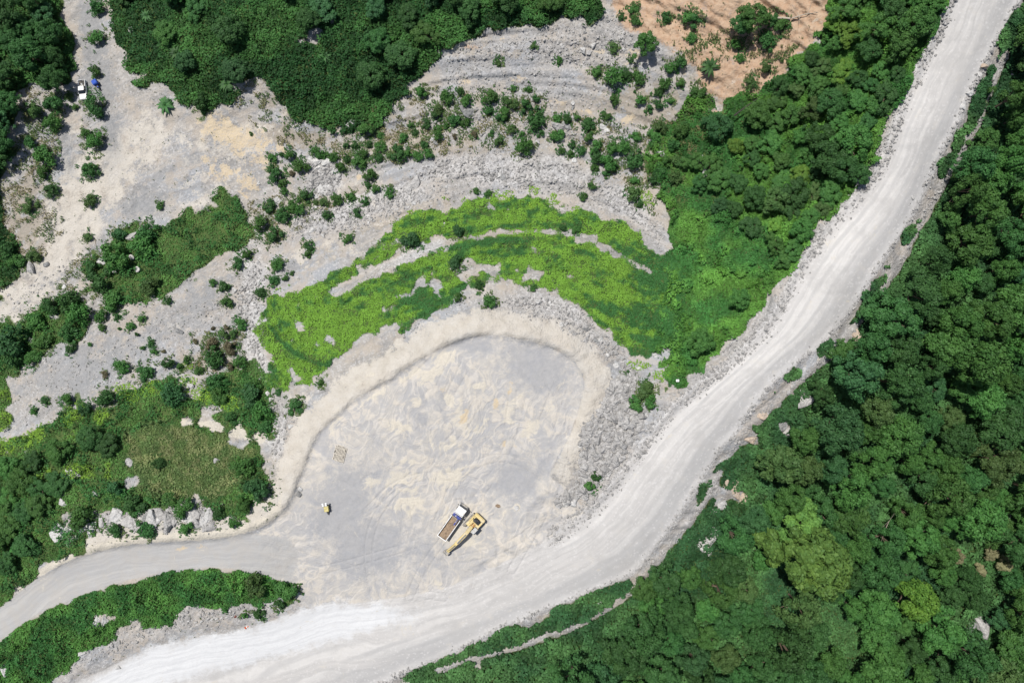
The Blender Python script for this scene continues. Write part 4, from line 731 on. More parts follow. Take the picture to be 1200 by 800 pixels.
den = bil(RUB, MU0, MV0, MS, U, V_); den = den*(.45+.9*fbm(U/12, V_/12, 99, 3)); k = den**1.5*.33 > r.random(n); U = U[k]; V_ = V_[k]; den = den[k]
size = .12+.50*r.random(len(U))**3.0*(den*.7+.3)
bigz = inpoly(RUBP[2][0], U, V_) | inpoly(RUBP[4][0], U, V_); size = np.where(bigz, size*1.5+.10, size); size = np.where(inpoly(RUBP[2][0], U, V_), size*1.25+.04, size)
vi = r.integers(0, 10, len(U)); Vs, Fs, Ts = [], [], []; off = 0
z = zat(U, V_); x, y = XY(U, V_, z)
for t in range(10):
    m = vi == t; c = np.stack([x[m], y[m], z[m]+size[m]*.15], -1); a = r.uniform(0, 6.28, m.sum()); s = size[m]
    V0, F0 = ROCKT[t]; ca, sa = np.cos(a)[:, None], np.sin(a)[:, None]; sx = r.uniform(.8, 1.5, m.sum())[:, None]
    X = (V0[None, :, 0]*sx*ca-V0[None, :, 1]*sa)*s[:, None]; Y = (V0[None, :, 0]*sx*sa+V0[None, :, 1]*ca)*s[:, None]; Z = V0[None, :, 2]*s[:, None]
    VV = np.stack([X, Y, Z], -1)+c[:, None]; Vs.append(VV.reshape(-1, 3)); nn = m.sum()
    Fs.append((F0[None]+(np.arange(nn)*len(V0))[:, None, None]+off).reshape(-1, 3)); off += nn*len(V0)
    tt = np.repeat(r.random(nn)*1.2-.1, len(V0)); Ts.append(np.stack([tt]*4, -1))
o = link('rubble', npmesh('rubble', np.concatenate(Vs), np.concatenate(Fs), {'tint': np.concatenate(Ts)}), None, M_ROCK); tag(o, 'loose pale grey rubble spread over slopes, piles and road edges', 'rubble', None, 'stuff')
print('rubble stones', len(U))
BIGM = []
for i in range(12):
    V0, F0 = rock_shape(np.random.default_rng(950+i), 3); rr = np.random.default_rng(970+i)
    V0 = V0*(1+.08*(fbm(V0[:, 0]*4+i*7, V0[:, 1]*3+V0[:, 2]*2, i, 3)-.5)[:, None]); BIGM.append(npmesh('boulder', V0, F0, {'tint': np.full((len(V0), 4), .4)}))
_rm = {}
BOULD = []
def boulder(u, v, rpx, tone='g', vi=None, flat=.75, el=1.0, rot=None):
    vi = int(rng.integers(12)) if vi is None else vi; me = BIGM[vi]; key = (vi, tone)
    if key not in _rm: c = me.copy(); c.name = 'boulder'; c.materials.append({'g': M_ROCK, 'd': M_ROCKD, 'w': M_ROCKW, 't': M_ROCKT}[tone]); _rm[key] = c
    o = bpy.data.objects.new('boulder', _rm[key]); COL.objects.link(o); p = P(u, v); s = rpx*(CAM_H-p.z)/FPX*1.12
    o.location = p+Vector((0, 0, s*.12)); o.scale = (s*el*.95, s/el**.5*.95, s*flat*.9); o.rotation_euler = (rng.uniform(-.2, .2), rng.uniform(-.2, .2), rng.uniform(0, 6.28) if rot is None else rot)
    BOULD.append([u, v, rpx, tone, o]); return o
BL = """549,131,8d 655,150,7g 664,148,5d 631,126,3.5g 487,216,7g 480,221,5g 325,236,6.5w 370,190,5w 383,189,6w 378,204,4g 390,202,4.5w 376,222,6w 385,220,4w 369,231,4w 335,217,3w 369,217,3w 364,197,4g 375,197,4w 390,192,4g 398,208,3g 364,186,3.5w
37,315,6g 54,311,4d 117,306,4w 122,308,4w 155,278,5g 135,318,3w 64,369,6g 52,421,5g 38,399,4w 76,337,3.5w 222,453,4.5w 214,467,5w 203,381,3g 212,389,5d 154,35,4.5w 244,66,3w 139,603,8w 130,610,5g 107,618,7w 99,619,6w 70,624,9w 119,610,6g 153,611,8g 162,616,6g
178,609,8w 172,605,6d 199,609,9g 188,601,7g 213,606,7g 230,603,9g 245,606,7w 248,617,5g 232,614,5g 239,612,5w 240,619,4g 224,610,6w 85,556,6w 74,589,5w 76,571,4g 153,542,5g 253,540,4g 112,579,3w 833,628,8w 822,637,9w 827,645,6g 860,572,8t 870,582,7t 850,568,6t 846,590,6w 838,597,5g 892,594,5d
943,468,9g 938,462,6g 915,496,7d 923,504,6g 969,459,6d 928,512,6g 1002,392,6t 880,515,6t 893,486,5t 1148,729,12g 1127,746,9g 1137,735,8d 1175,608,8g 1097,716,4g 992,665,4t 115,729,6w 124,727,5w 96,765,5w 93,740,3w 7,783,6w 138,781,3w 587,52,3g 658,54,3.5g 683,59,4w
695,54,3.5w 690,62,4g 670,51,3g 731,58,3w 562,59,2.5g 671,128,3d 672,121,2.5w 708,148,4.5w 712,153,4w 728,153,3w 414,143,4w 408,145,4w 1186,83,5g 700,400,4.5d 687,385,4d 663,380,3.5g 615,353,3.5g 693,394,4g 605,594,3w 350,579,4d 353,573,3w 590,208,4d 586,205,3w 768,417,3w
775,180,4w 820,188,4g 827,204,5w 303,215,2w 186,350,2w 735,440,3w 748,432,3w 700,175,3w 673,187,3.5w 630,166,3w 476,171,3g 512,168,3.5d 507,163,3w 520,264,3w 1040,70,3w 1152,78,4t 1148,88,3w 1137,110,4w 1128,125,3.5w 1070,232,3w 703,706,3w 704,698,2.5w 1090,295,3d 1075,327,5d"""
for s in BL.split():
    a, b, c = s.split(','); tn = c[-1]; boulder(float(a), float(b), float(c[:-1]), tn, flat=.7 if float(c[:-1]) < 6 else .6, el=1.25 if float(c[:-1]) > 4.5 else 1.1)
NB_MAN = len(BOULD)
rr = np.random.default_rng(77); got = []
for poly, nmax, rm in ((RUBP[2][0], 62, 3.0), (RUBP[0][0], 26, 2.6), (RUBP[4][0], 14, 2.8), (RUBP[3][0], 22, 2.2), (RUBP[1][0], 16, 2.6), (RUBP[11][0], 18, 3.4)):
    xs = [p[0] for p in poly]; ys = [p[1] for p in poly]; c = 0
    for _ in range(4000):
        u, v = rr.uniform(min(xs), max(xs)), rr.uniform(min(ys), max(ys)); q = rm*rr.uniform(.75, 1.5)
        if not inpoly(poly, np.array([u]), np.array([v]))[0] or any((u-a)**2+(v-b)**2 < (q+w)**2 for a, b, w in got): continue
        got.append((u, v, q)); boulder(u, v, q, 'w' if rr.random() < .5 else 'g', flat=.65, el=1.2); c += 1
        if c >= nmax: break

# ------------------------------------------------------------------ made things: mesh helpers
import bmesh
class MB:
    def __init__(s): s.b = bmesh.new()
    def box(s, x0, x1, y0, y1, z0, z1, bev=0.0, top=None, M=None):
        vs = [(x, y, z) for z in (z0, z1) for x, y in ((x0, y0), (x1, y0), (x1, y1), (x0, y1))]
        if top:       # shrink of the upper face: (dx0,dx1,dy)
            vs[4:] = [(x0+top[0], y0+top[2], z1), (x1-top[1], y0+top[2], z1), (x1-top[1], y1-top[2], z1), (x0+top[0], y1-top[2], z1)]
        V = [s.b.verts.new((M@Vector(v)) if M else v) for v in vs]
        F = [s.b.faces.new([V[i] for i in f]) for f in ((3, 2, 1, 0), (4, 5, 6, 7), (0, 1, 5, 4), (1, 2, 6, 5), (2, 3, 7, 6), (3, 0, 4, 7))]
        if bev: bmesh.ops.bevel(s.b, geom=list({e for f in F for e in f.edges}), offset=bev, segments=2, affect='EDGES', profile=.6)
        return s
    def cyl(s, p0, p1, r, seg=16, r2=None):
        p0 = Vector(p0); p1 = Vector(p1); d = p1-p0; M = Matrix.Translation((p0+p1)/2)@d.to_track_quat('Z', 'Y').to_matrix().to_4x4()
        bmesh.ops.create_cone(s.b, cap_ends=True, segments=seg, radius1=r, radius2=r if r2 is None else r2, depth=d.length, matrix=M); return s
    def prism(s, pts, y0, y1, bev=0.0):     # outline in x,z extruded in y
        A = [s.b.verts.new((x, y0, z)) for x, z in pts]; B = [s.b.verts.new((x, y1, z)) for x, z in pts]; n = len(pts)
        F = [s.b.faces.new(A), s.b.faces.new(B[::-1])]+[s.b.faces.new((A[i], B[i], B[(i+1) % n], A[(i+1) % n])) for i in range(n)]
        if bev: bmesh.ops.bevel(s.b, geom=list({e for f in F for e in f.edges}), offset=bev, segments=2, affect='EDGES')
        return s
    def build(s, name, mat, parent=None, label=None):
        bmesh.ops.recalc_face_normals(s.b, faces=s.b.faces[:]); me = bpy.data.meshes.new(name); s.b.to_mesh(me); s.b.free(); me.materials.append(mat)
        o = link(name, me, parent)
        if label: o['label'] = label
        return o
def root(name, u, v, heading, label, cat, group=None, dz=0.0, tilt=True):
    """heading: picture-plane direction (du, dv) the front (+x) points to"""
    e = bpy.data.objects.new(name, None); COL.objects.link(e); p = P(u, v, dz=dz); e.location = p
    du, dv = heading; ang = math.atan2(-dv, du)
    if tilt:      # follow the slope of the ground
        a = P(u+9, v); b = P(u-9, v); c = P(u, v-9); d = P(u, v+9); nn = (a-b).cross(c-d).normalized()
        if nn.z < 0: nn = -nn
        q = Vector((0, 0, 1)).rotation_difference(nn); e.rotation_mode = 'QUATERNION'; e.rotation_quaternion = q@Euler((0, 0, ang)).to_quaternion()
    else: e.rotation_euler = (0, 0, ang)
    tag(e, label, cat, group); return e
DUST = (.52, .47, .38)
YEL = simple('excavator_yellow_paint', (.62, .49, .22), .6, dirt=(.58, .51, .38), dirt_amt=.4, scale=.9, var=.06); YEL2 = simple('fresh_yellow_paint', (.60, .52, .17), .5, dirt=DUST, dirt_amt=.2)
WHT = simple('white_paint', (.78, .78, .77), .4, dirt=DUST, dirt_amt=.15, var=.04); BLU = simple('deep_blue_paint', (.06, .08, .30), .45, dirt=DUST, dirt_amt=.25)
BLU2 = simple('bright_blue_tarpaulin', (.02, .08, .42), .55); DRK = simple('dark_rubber', (.045, .043, .042), .9, dirt=(.25, .22, .19), dirt_amt=.25); STL = simple('worn_steel', (.30, .29, .28), .55, .3, dirt=DUST, dirt_amt=.6)
DGL = simple('dark_glass', (.02, .025, .03), .08, spec=.8); GRY = simple('dusty_grey_roof', (.46, .46, .45), .6, dirt=DUST, dirt_amt=.3); SOIL = simple('brown_soil_load', (.30, .22, .15), .95, scale=2.5, var=.25); ORG = simple('orange_hydraulic_paint', (.62, .26, .05), .5, dirt=DUST, dirt_amt=.3)
WOOD = simple('pale_weathered_timber', (.60, .55, .46), .9, scale=5, dirt=(.30, .27, .23), dirt_amt=.35); OPL = simple('orange_plastic', (.80, .14, .04), .5); CRM = simple('cream_dust', (.55, .48, .38), .9)
CHR = simple('bare_metal', (.55, .55, .55), .3, .9)
def wheel(parent, x, y, z, r_, w, rim=WHT):
    t = MB().cyl((x, y-w/2, z), (x, y+w/2, z), r_, 20).build('wheel', DRK, parent); s = 1 if y > 0 else -1
    MB().cyl((x, y+s*(w/2-.03), z), (x, y+s*(w/2+.02), z), r_*.55, 14).build('rim', rim, t)
# ---- excavator
def excavator():
    e = root('excavator', 556, 611.5, (-285, 300), 'yellow tracked excavator with its long arm stretched out beside the tipper truck', 'excavator', tilt=False)
    for y in (-1.35, 1.35):
        t = MB().prism([(-1.7, .35), (-1.35, .02), (1.9, .02), (2.3, .35), (2.3, .62), (1.95, .92), (-1.4, .92), (-1.7, .62)], y-.3, y+.3, .05); tr = t.build('track', DRK, e)
        g_ = MB()
        for k in range(15): g_.box(-1.45+k*.24, -1.32+k*.24, y-.32, y+.32, .915, .965)
        g_.build('grouser', STL, tr)
        g2 = MB(); g2.cyl((-1.3, y-.33, .47), (-1.3, y+.33, .47), .32, 14).cyl((1.9, y-.33, .47), (1.9, y+.33, .47), .34, 14).build('sprocket', STL, tr)
    MB().box(-1.0, 1.3, -1.0, 1.0, .4, .85, .06).cyl((.1, 0, .8), (.1, 0, 1.1), .75, 24).build('undercarriage', STL, e)
    MB().box(-1.6, 1.35, -1.4, 1.4, 1.1, 1.3, .03).box(-1.55, .35, -1.38, -.45, 1.3, 2.05, .08).box(-1.55, .5, .5, 1.38, 1.3, 2.0, .08).box(-1.3, -.2, -.44, .49, 1.3, 1.95, .05).build('upper_body', YEL, e)
    MB().prism([(-1.62, 1.15), (-1.62, 2.15), (-2.05, 2.1), (-2.35, 1.85), (-2.4, 1.3), (-2.2, 1.12)], -1.4, 1.4, .1).build('counterweight', YEL, e)
    h = MB().box(-1.5, -.45, -.85, .85, 2.052, 2.22, .09).build('engine_hood', DGL, e, 'dark engine hood'); s_ = MB()
    for k in range(5): s_.box(-1.35+k*.2, -1.27+k*.2, -.7, .7, 2.222, 2.25)
    s_.build('vent_slat', DRK, h)
    MB().cyl((-.95, -1.05, 2.0), (-.95, -1.05, 2.75), .08).build('exhaust', DRK, e)
    c = MB().box(.05, 1.85, .52, 1.42, 1.32, 2.75, .1, (.1, .25, .06)).build('cab', DGL, e)
    MB().box(.1, 1.65, .50, 1.42, 2.75, 2.86, .05).build('cab_roof', GRY, c, 'dusty grey cab roof')
    for x_, y_ in ((.1, .55), (.1, 1.38), (1.72, .55), (1.72, 1.38)): MB().box(x_-.04, x_+.04, y_-.04, y_+.04, 1.33, 2.76).build('pillar', YEL, c)
    MB().box(.6, 1.3, -.95, -.5, 1.3, 1.75, .04).box(.35, .55, -.9, -.5, 1.3, 2.0, .03).build('tool_box', YEL, e)
    o_ = MB(); o_.cyl((.2, -.32, 1.45), (1.5, -.3, 1.9), .09, 10).cyl((.2, .32, 1.45), (1.5, .3, 1.9), .09, 10).cyl((-.1, -.35, 1.5), (.5, -.35, 1.6), .12, 10).cyl((-.3, .2, 2.0), (.7, -.1, 1.9), .05, 8).cyl((-.3, -.2, 2.0), (.7, .1, 1.85), .05, 8)
    o_.build('boom_cylinder', ORG, e)
    bm_ = MB().prism([(.7, 1.35), (.7, 1.85), (2.6, 3.25), (3.5, 3.35), (6.0, 2.75), (6.15, 2.45), (3.4, 2.8), (2.6, 2.55), (1.2, 1.4)], -.40, .40, .05).build('boom', YEL, e)
    MB().cyl((2.7, 0, 3.6), (5.5, 0, 3.3), .12, 10).build('arm_cylinder', CHR, bm_)
    st = MB().prism([(5.55, 2.95), (5.4, 2.6), (5.75, 2.35), (8.9, .98), (9.15, 1.1), (9.1, 1.3), (6.3, 3.05)], -.32, .32, .04).build('dipper_arm', YEL, e)
    MB().cyl((6.2, 0, 3.3), (8.2, 0, 2.05), .1, 10).cyl((8.2, -.1, 1.95), (8.9, -.1, 1.5), .05, 8).build('bucket_cylinder', CHR, st)
    bk = MB().prism([(8.85, 1.15), (9.2, 1.35), (9.75, 1.2), (10.05, .75), (9.95, .2), (9.6, .02), (9.5, .12), (9.75, .35), (9.7, .85), (9.3, .95), (8.95, .8)], -.62, .62, .02).build('bucket', STL, e, 'worn grey bucket')
    sd_ = MB(); 
    for y in (-.62, .58): sd_.prism([(8.95, .8), (9.3, 1.0), (9.75, .9), (9.85, .3), (9.55, .05), (9.2, .4)], y, y+.04)
    sd_.build('bucket_side', STL, bk); tt = MB()
    for k in range(5): tt.box(9.35, 9.62, -.58+k*.26, -.48+k*.26, .0, .07)
    tt.build('bucket_teeth', STL, bk)
    hr = MB(); hr.cyl((.35, -1.33, 2.06), (.35, -1.33, 2.5), .03, 6).cyl((-1.4, -1.33, 2.06), (-1.4, -1.33, 2.5), .03, 6).cyl((-1.4, -1.33, 2.5), (.35, -1.33, 2.5), .03, 6); hr.build('handrail', YEL, e)
excavator()
# ---- tipper truck with loader crane
def truck():
    e = root('tipper_truck', 531.2, 609.5, (26.4, -37.1), 'white-cabbed tipper truck with a blue loader crane and a soil-stained open bed', 'truck', tilt=False)
    MB().box(-4.3, 4.0, -.45, .45, .75, 1.0, .03).build('chassis', BLU, e)
    cb = MB().box(2.55, 4.5, -1.15, 1.15, .75, 2.65, .12, (.05, .25, .08)).build('cab', WHT, e)
    MB().box(2.75, 4.05, -.98, .98, 2.655, 2.72, .02).build('roof_panel', WHT, cb)
    MB().prism([(4.27, 2.5), (4.36, 1.72), (4.53, 1.72), (4.38, 2.5)], -1.0, 1.0).build('windscreen', DGL, cb)
    MB().box(4.48, 4.66, -1.15, 1.15, .45, .95, .05).build('bumper', STL, cb)
    for y in (-.9, .9): MB().box(4.5, 4.68, y-.15, y+.15, 1.0, 1.2, .02).build('headlight', CHR, cb)
    for s in (-1, 1):
        MB().box(3.1, 3.9, s*1.165-.012, s*1.165+.012, 1.75, 2.4).build('side_window', DGL, cb)
        MB().cyl((4.2, s*1.15, 2.2), (4.3, s*1.4, 2.2), .03, 6).box(4.22, 4.32, s*1.4-.1, s*1.4+.1, 1.9, 2.4, .02).build('mirror', DRK, cb)
    cr = MB().box(1.45, 2.35, -1.1, 1.1, 1.0, 1.5, .06).box(1.65, 2.2, -.35, .35, 1.5, 2.5, .05).build('loader_crane', BLU, e)
    MB().box(1.7, 2.15, -1.0, .95, 2.5, 2.8, .05).build('crane_boom', BLU, cr)
    MB().box(-.1, 2.0, -.62, -.32, 2.6, 2.85, .04).build('crane_arm', BLU, cr); MB().cyl((-.2, -.45, 2.7), (1.6, -.45, 2.95), .06, 8).build('crane_cylinder', CHR, cr)
    MB().box(2.3, 2.45, -1.1, 1.1, 1.2, 2.4, .02).build('headboard', WHT, e)
    for s in (-1, 1): MB().box(1.5, 2.3, s*1.0-.15, s*1.0+.15, .5, 1.0, .05).build('outrigger', WHT, cr)
    bed = MB(); bed.box(-4.45, 1.35, -1.2, 1.2, 1.05, 1.2); bed.box(-4.45, 1.35, -1.2, -1.1, 1.203, 1.95); bed.box(-4.45, 1.35, 1.1, 1.2, 1.203, 1.95); bed.box(-4.45, -4.33, -1.097, 1.097, 1.203, 1.95); bed.box(1.25, 1.35, -1.097, 1.097, 1.203, 2.05)
    b = bed.build('tipper_bed', STL, e)
    rm = MB(); rm.box(-4.48, 1.38, -1.23, -1.08, 1.953, 2.02); rm.box(-4.48, 1.38, 1.08, 1.23, 1.953, 2.02); rm.box(-4.48, -4.32, -1.077, 1.077, 1.953, 2.02); rm.build('bed_rail', WHT, b)
    rb = MB()
    for k in range(6):
        for s in (-1, 1): rb.box(-4.2+k*1.05, -4.1+k*1.05, s*1.235-.03, s*1.235+.03, 1.1, 1.95)
    rb.build('bed_rib', WHT, b)
    g_ = 18; gx, gy = np.meshgrid(np.linspace(-4.32, 1.24, g_), np.linspace(-1.09, 1.09, g_)); gz = 1.24+.35*fbm(gx*1.3+5, gy*1.3, 4, 4); gi = np.arange(g_*g_).reshape(g_, g_)
    me = npmesh('soil_residue', np.stack([gx, gy, gz], -1).reshape(-1, 3), np.stack([gi[:-1, :-1], gi[:-1, 1:], gi[1:, 1:], gi[1:, :-1]], -1).reshape(-1, 4), None, True); link('soil_residue', me, b, SOIL)
    for x_ in (3.4, -1.9, -3.2):
        for s in (-1, 1): wheel(e, x_, s*.98, .52, .52, .34 if x_ > 0 else .5, STL)
    MB().box(.2, 1.2, .6, 1.05, .5, .95, .05).build('fuel_tank', CHR, e)
truck()
# ---- pickup
def pickup():
    e = root('pickup_truck', 99.3, 107, (.12, 1), 'white pickup truck parked on the track with its bonnet under a bush', 'pickup truck')
    MB().prism([(-2.55, .45), (-2.6, .95), (-.85, .98), (1.1, 1.0), (2.35, .92), (2.6, .75), (2.62, .4), (2.3, .32), (-2.3, .32)], -.92, .92, .07).build('body', WHT, e)
    MB().box(-2.45, -.75, -.78, .78, .985, 1.0).build('load_bed', DRK, e, 'dark open load bed')
    rs = MB()
    for s in (-1, 1): rs.box(-2.55, -.7, s*.86-.06, s*.86+.06, .97, 1.3, .03)
    rs.box(-2.6, -2.52, -.8, .8, .97, 1.3, .02); rs.build('bed_side', WHT, e)
    c = MB().box(-.75, 1.25, -.88, .88, .98, 1.62, .1, (.15, .75, .14)).build('cabin', DGL, e)
    MB().box(-.62, .52, -.74, .74, 1.622, 1.69, .03).build('roof', WHT, c)
    for s in (-1, 1): MB().box(.0, .08, s*.80-.05, s*.80+.05, 1.0, 1.6).build('pillar', WHT, c)
    MB().cyl((-1.6, 0, 1.15), (-1.0, .1, 1.15), .25, 12).box(-1.1, -.85, -.5, .5, 1.0, 1.3).build('cargo', GRY, e)
    for x_ in (-1.6, 1.65):
        for s in (-1, 1): wheel(e, x_, s*.83, .37, .37, .25, STL)
    for s in (-1, 1):
        MB().box(2.52, 2.63, s*.72-.14, s*.72+.14, .62, .8, .02).build('headlight', CHR, e); MB().box(.95, 1.1, s*1.0-.1, s*1.0+.1, 1.05, 1.22, .03).build('mirror', WHT, e)
pickup()
def tricycle():
    e = root('cargo_tricycle', 115.5, 101, (.55, .85), 'blue three-wheeled motor tricycle standing beside the white pickup', 'tricycle')
    MB().box(-1.3, .25, -.62, .62, .55, .7, .03).build('frame', DRK, e)
    MB().prism([(-1.3, .7), (-1.35, 1.35), (-1.1, 1.55), (-.2, 1.6), (.1, 1.45), (.15, .7)], -.66, .66, .08).build('canopy', BLU2, e)
    MB().box(.15, .75, -.22, .22, .65, .85, .06).build('seat', DRK, e); MB().box(.6, 1.05, -.15, .15, .6, .98, .06).build('fuel_tank', BLU2, e)
    MB().cyl((1.15, -.4, 1.15), (1.15, .4, 1.15), .03, 8).cyl((1.05, 0, 1.15), (1.4, 0, .4), .05, 8).build('handlebar', DRK, e)
    wheel(e, -.8, .6, .32, .32, .15); wheel(e, -.8, -.6, .32, .32, .15); MB().cyl((1.4, -.06, .33), (1.4, .06, .33), .33, 18).build('wheel', DRK, e)
    MB().cyl((1.3, -.1, .95), (1.42, -.1, .95), .1, 12).build('headlight', CHR, e)
tricycle()
def compressor():
    e = root('towed_lighting_rig', 384, 594, (.14, 1), 'small yellow trailer-mounted machine with white lamps and a dark drawbar', 'trailer')
    MB().box(-.7, .75, -.5, .5, .35, .48, .02).build('chassis', DRK, e)
    b = MB().box(-.55, .72, -.52, .52, .48, 1.3, .07).build('housing', YEL2, e); st_ = MB()
    for y in (-.28, 0, .28): st_.box(-.45, .62, y-.035, y+.035, 1.302, 1.33)
    st_.build('lid_rib', CRM, b)
    MB().cyl((-.75, 0, .5), (-.75, 0, 1.75), .06, 10).box(-.8, -.7, -.62, .62, 1.7, 1.76).build('mast', STL, e)
    for x_, y_ in ((-.95, -.45), (-.95, .25), (-1.3, -.5), (-1.35, .3)): MB().box(x_-.16, x_+.16, y_-.2, y_+.2, 1.55, 1.8, .05).build('lamp', WHT, e)
    MB().box(-1.35, -.7, -.05, .05, 1.72, 1.78).build('lamp_bracket', STL, e)
    MB().cyl((.75, -.35, .4), (1.75, 0, .38), .05, 8).cyl((.75, .35, .4), (1.75, 0, .38), .05, 8).box(.8, 1.5, -.14, .14, .36, .42).build('drawbar', DRK, e)
    MB().cyl((.78, -.95, .3), (.78, .95, .3), .05, 8).build('outrigger_bar', DRK, e); wheel(e, .0, .6, .3, .3, .16, STL); wheel(e, .0, -.6, .3, .3, .16, STL)
compressor()
def timber_mat():
    e = root('timber_deck', 398.3, 531.5, (.26, -1), 'weathered pale timber deck lying flat on the left of the work floor', 'timber deck'); r_ = random.Random(3)
    for k in range(9):
        y = -1.3+k*.32; a, b_ = -1.85+r_.uniform(-.12, .25)*(k in (0, 1, 7, 8)), 1.85-r_.uniform(-.1, .3)*(k in (0, 1, 7, 8)); MB().box(a, b_, y-.1, y+.1, .12, .2, .015).build('board', WOOD, e)
    for x_ in (-1.5, -.2, 1.3): MB().box(x_-.09, x_+.09, -1.5, 1.5, .01, .119).build('bearer', WOOD, e)
    for x_, y in ((-1.2, 1.1), (.3, 1.25), (-.4, -1.1), (1.1, -1.2)): MB().box(x_-.3, x_+.25, y-.06, y+.06, .203, .3, .02).build('loose_block', DRK, e)
timber_mat()
# ---- small odds and ends
rwl = [(214, 727), (221, 727.3), (230, 728.5), (236.5, 727.5), (242.5, 726.3), (248.5, 725.3), (254, 724.3), (260, 723.4), (266, 722.6), (272, 721.6)]
for k, (u, v) in enumerate(rwl):
    o = MB().box(-.42, .42, -.2, .2, -.1, .26, .1, (.08, .08, .05)).build('marker_stone', M_ROCKW); o.location = P(u, v); o.rotation_euler = (0, 0, .35+rng.uniform(-.25, .25)); o.scale = (rng.uniform(.85, 1.15),)*3
    tag(o, 'white painted kerb-sized marker stone, %s from the left in the row below the island scrub' % ['first', 'second', 'third', 'fourth', 'fifth', 'sixth', 'seventh', 'eighth', 'ninth', 'tenth'][k], 'marker stone', 'white marker stones in a row')
g_ = 10; gx, gy = np.meshgrid(np.linspace(-.5, .5, g_), np.linspace(-.35, .35, g_)); gz = .28*np.clip(1-(gx/.5)**2-(gy/.35)**2, 0, 1)+.1*fbm(gx*5, gy*5, 9, 3)-.06; gi = np.arange(g_*g_).reshape(g_, g_)
o = link('rag', npmesh('rag', np.stack([gx, gy, gz], -1).reshape(-1, 3), np.stack([gi[:-1, :-1], gi[:-1, 1:], gi[1:, 1:], gi[1:, :-1]], -1).reshape(-1, 4), None, True), None, simple('dark_red_cloth', (.16, .05, .04))); o.location = P(275.5, 722); tag(o, 'crumpled dark red rag at the right end of the white stone row', 'rag')
e = root('marker_cone', 288.5, 734.5, (1, -.5), 'small orange marker cone knocked over at the edge of the white gravel', 'cone')
MB().cyl((-.1, 0, .2), (.75, 0, .07), .2, 16, .04).build('cone_body', OPL, e); MB().box(-.16, -.1, -.26, .26, -.04, .48, .02).build('cone_base', OPL, e); MB().cyl((.16, 0, .165), (.36, 0, .13), .162, 16, .115).build('reflective_band', WHT, e)
e = root('utility_box', 794, 446.5, (1, 0), 'small white and blue box at the foot of the scrub beside the haul road', 'box'); e.scale = (.62, .62, .62); MB().box(-.5, .5, -.4, .4, 0, .8, .05).build('casing', simple('pale_blue_paint', (.25, .36, .48), .5), e); MB().box(-.55, .55, -.45, .45, .803, .9, .04).build('lid', WHT, e); MB().box(-.62, -.56, -.1, .1, .4, .5).build('handle', DRK, e)
V0, F0 = rock_shape(np.random.default_rng(5), 3); o = link('soil_heap', npmesh('soil_heap', V0*np.array([.62, .45, .35]), F0, None, True), None, SOIL); o.location = P(583, 592, dz=.03); tag(o, 'small dark brown soil heap on the work floor right of the excavator', 'soil heap')
def log(pts, rad, label, mat=M_DEADWOOD, twigs=0, name='fallen_log'):
    P3 = [P(u, v, dz=h) for u, v, h in pts]; c = P3[0].copy(); V, F = tube([p-c for p in P3], rad, 8)
    for k in range(twigs):
        q = P3[1+k % (len(P3)-1)]-c; d = Vector((rng.normal()*1.4, rng.normal()*1.4, .5)); v2, f2 = tube([q, q+d*.5, q+d], [rad[-1]*.9, rad[-1]*.6, .02], 5); o_ = len(V); V += v2; F += [tuple(a+o_ for a in f) for f in f2]
    o = link(name, npmesh(name, V, F, None, True), None, mat); o.location = c; tag(o, label, 'log'); return o
log([(904, 21.5, .5), (910, 22.5, .55), (925, 23.5, .6)], [.34, .3, .26], 'short thick bleached log lying on the red soil near the top edge')
log([(926, 24, .8), (935, 21, .9), (945, 18, .8), (957, 17, .7)], [.16, .13, .1, .06], 'thin forked branch lying right of the thick bleached log', twigs=4, name='fallen_branch')
log([(856, 140, 2.6), (868, 131, 2.8), (878, 124, 2.6), (886, 118, 2.4)], [.2, .16, .12, .05], 'dark fallen bough at the lower edge of the red soil', simple('dark_wet_bark', (.05, .042, .038)), 5, name='fallen_bough')
log([(1020, 617, 4.5), (1026, 612, 5), (1029, 604, 5.2)], [.12, .09, .04], 'thin pale dead branch poking out of the forest canopy', twigs=5, name='dead_branch')
log([(110, 279, .15), (112, 284, .15), (113, 289, .15)], [.1, .09, .05], 'short dry stick on the pale dirt beside the left brush', name='dry_stick')
# two bleached tyres in the brush
def torus(R, r_, n=28, m=10):
    V, F = [], []
    for i in range(n):
        a = 2*math.pi*i/n
        for j in range(m): b = 2*math.pi*j/m; V.append(((R+r_*math.cos(b))*math.cos(a), (R+r_*math.cos(b))*math.sin(a), r_*.8*math.sin(b)))
    for i in range(n):
        for j in range(m): F.append((i*m+j, (i+1) % n*m+j, (i+1) % n*m+(j+1) % m, i*m+(j+1) % m))
    return V, F
V, F = torus(.55, .24); TY = npmesh('tyre_tread', V, F, None, True); TY.materials.append(simple('dust_whitened_rubber', (.55, .53, .50), .9, dirt=(.25, .24, .23), dirt_amt=.2))
for u, v, t, lb in ((163, 316, .1, 'round dust-whitened tyre lying flat in the brush left of the scree'), (156.5, 302, .7, 'dust-whitened tyre leaning in the brush, above the flat one')):
    e = root('old_tyre', u, v, (1, .4), lb, 'tyre', 'dust-whitened tyres in the brush', dz=.9); a = link('tyre_tread', TY, e); a.rotation_euler = (t, .1, 0); b = MB().cyl((0, 0, -.06), (0, 0, .06), .30, 18).build('hub', WHT if False else GRY, e); b.rotation_euler = (t, .1, 0)

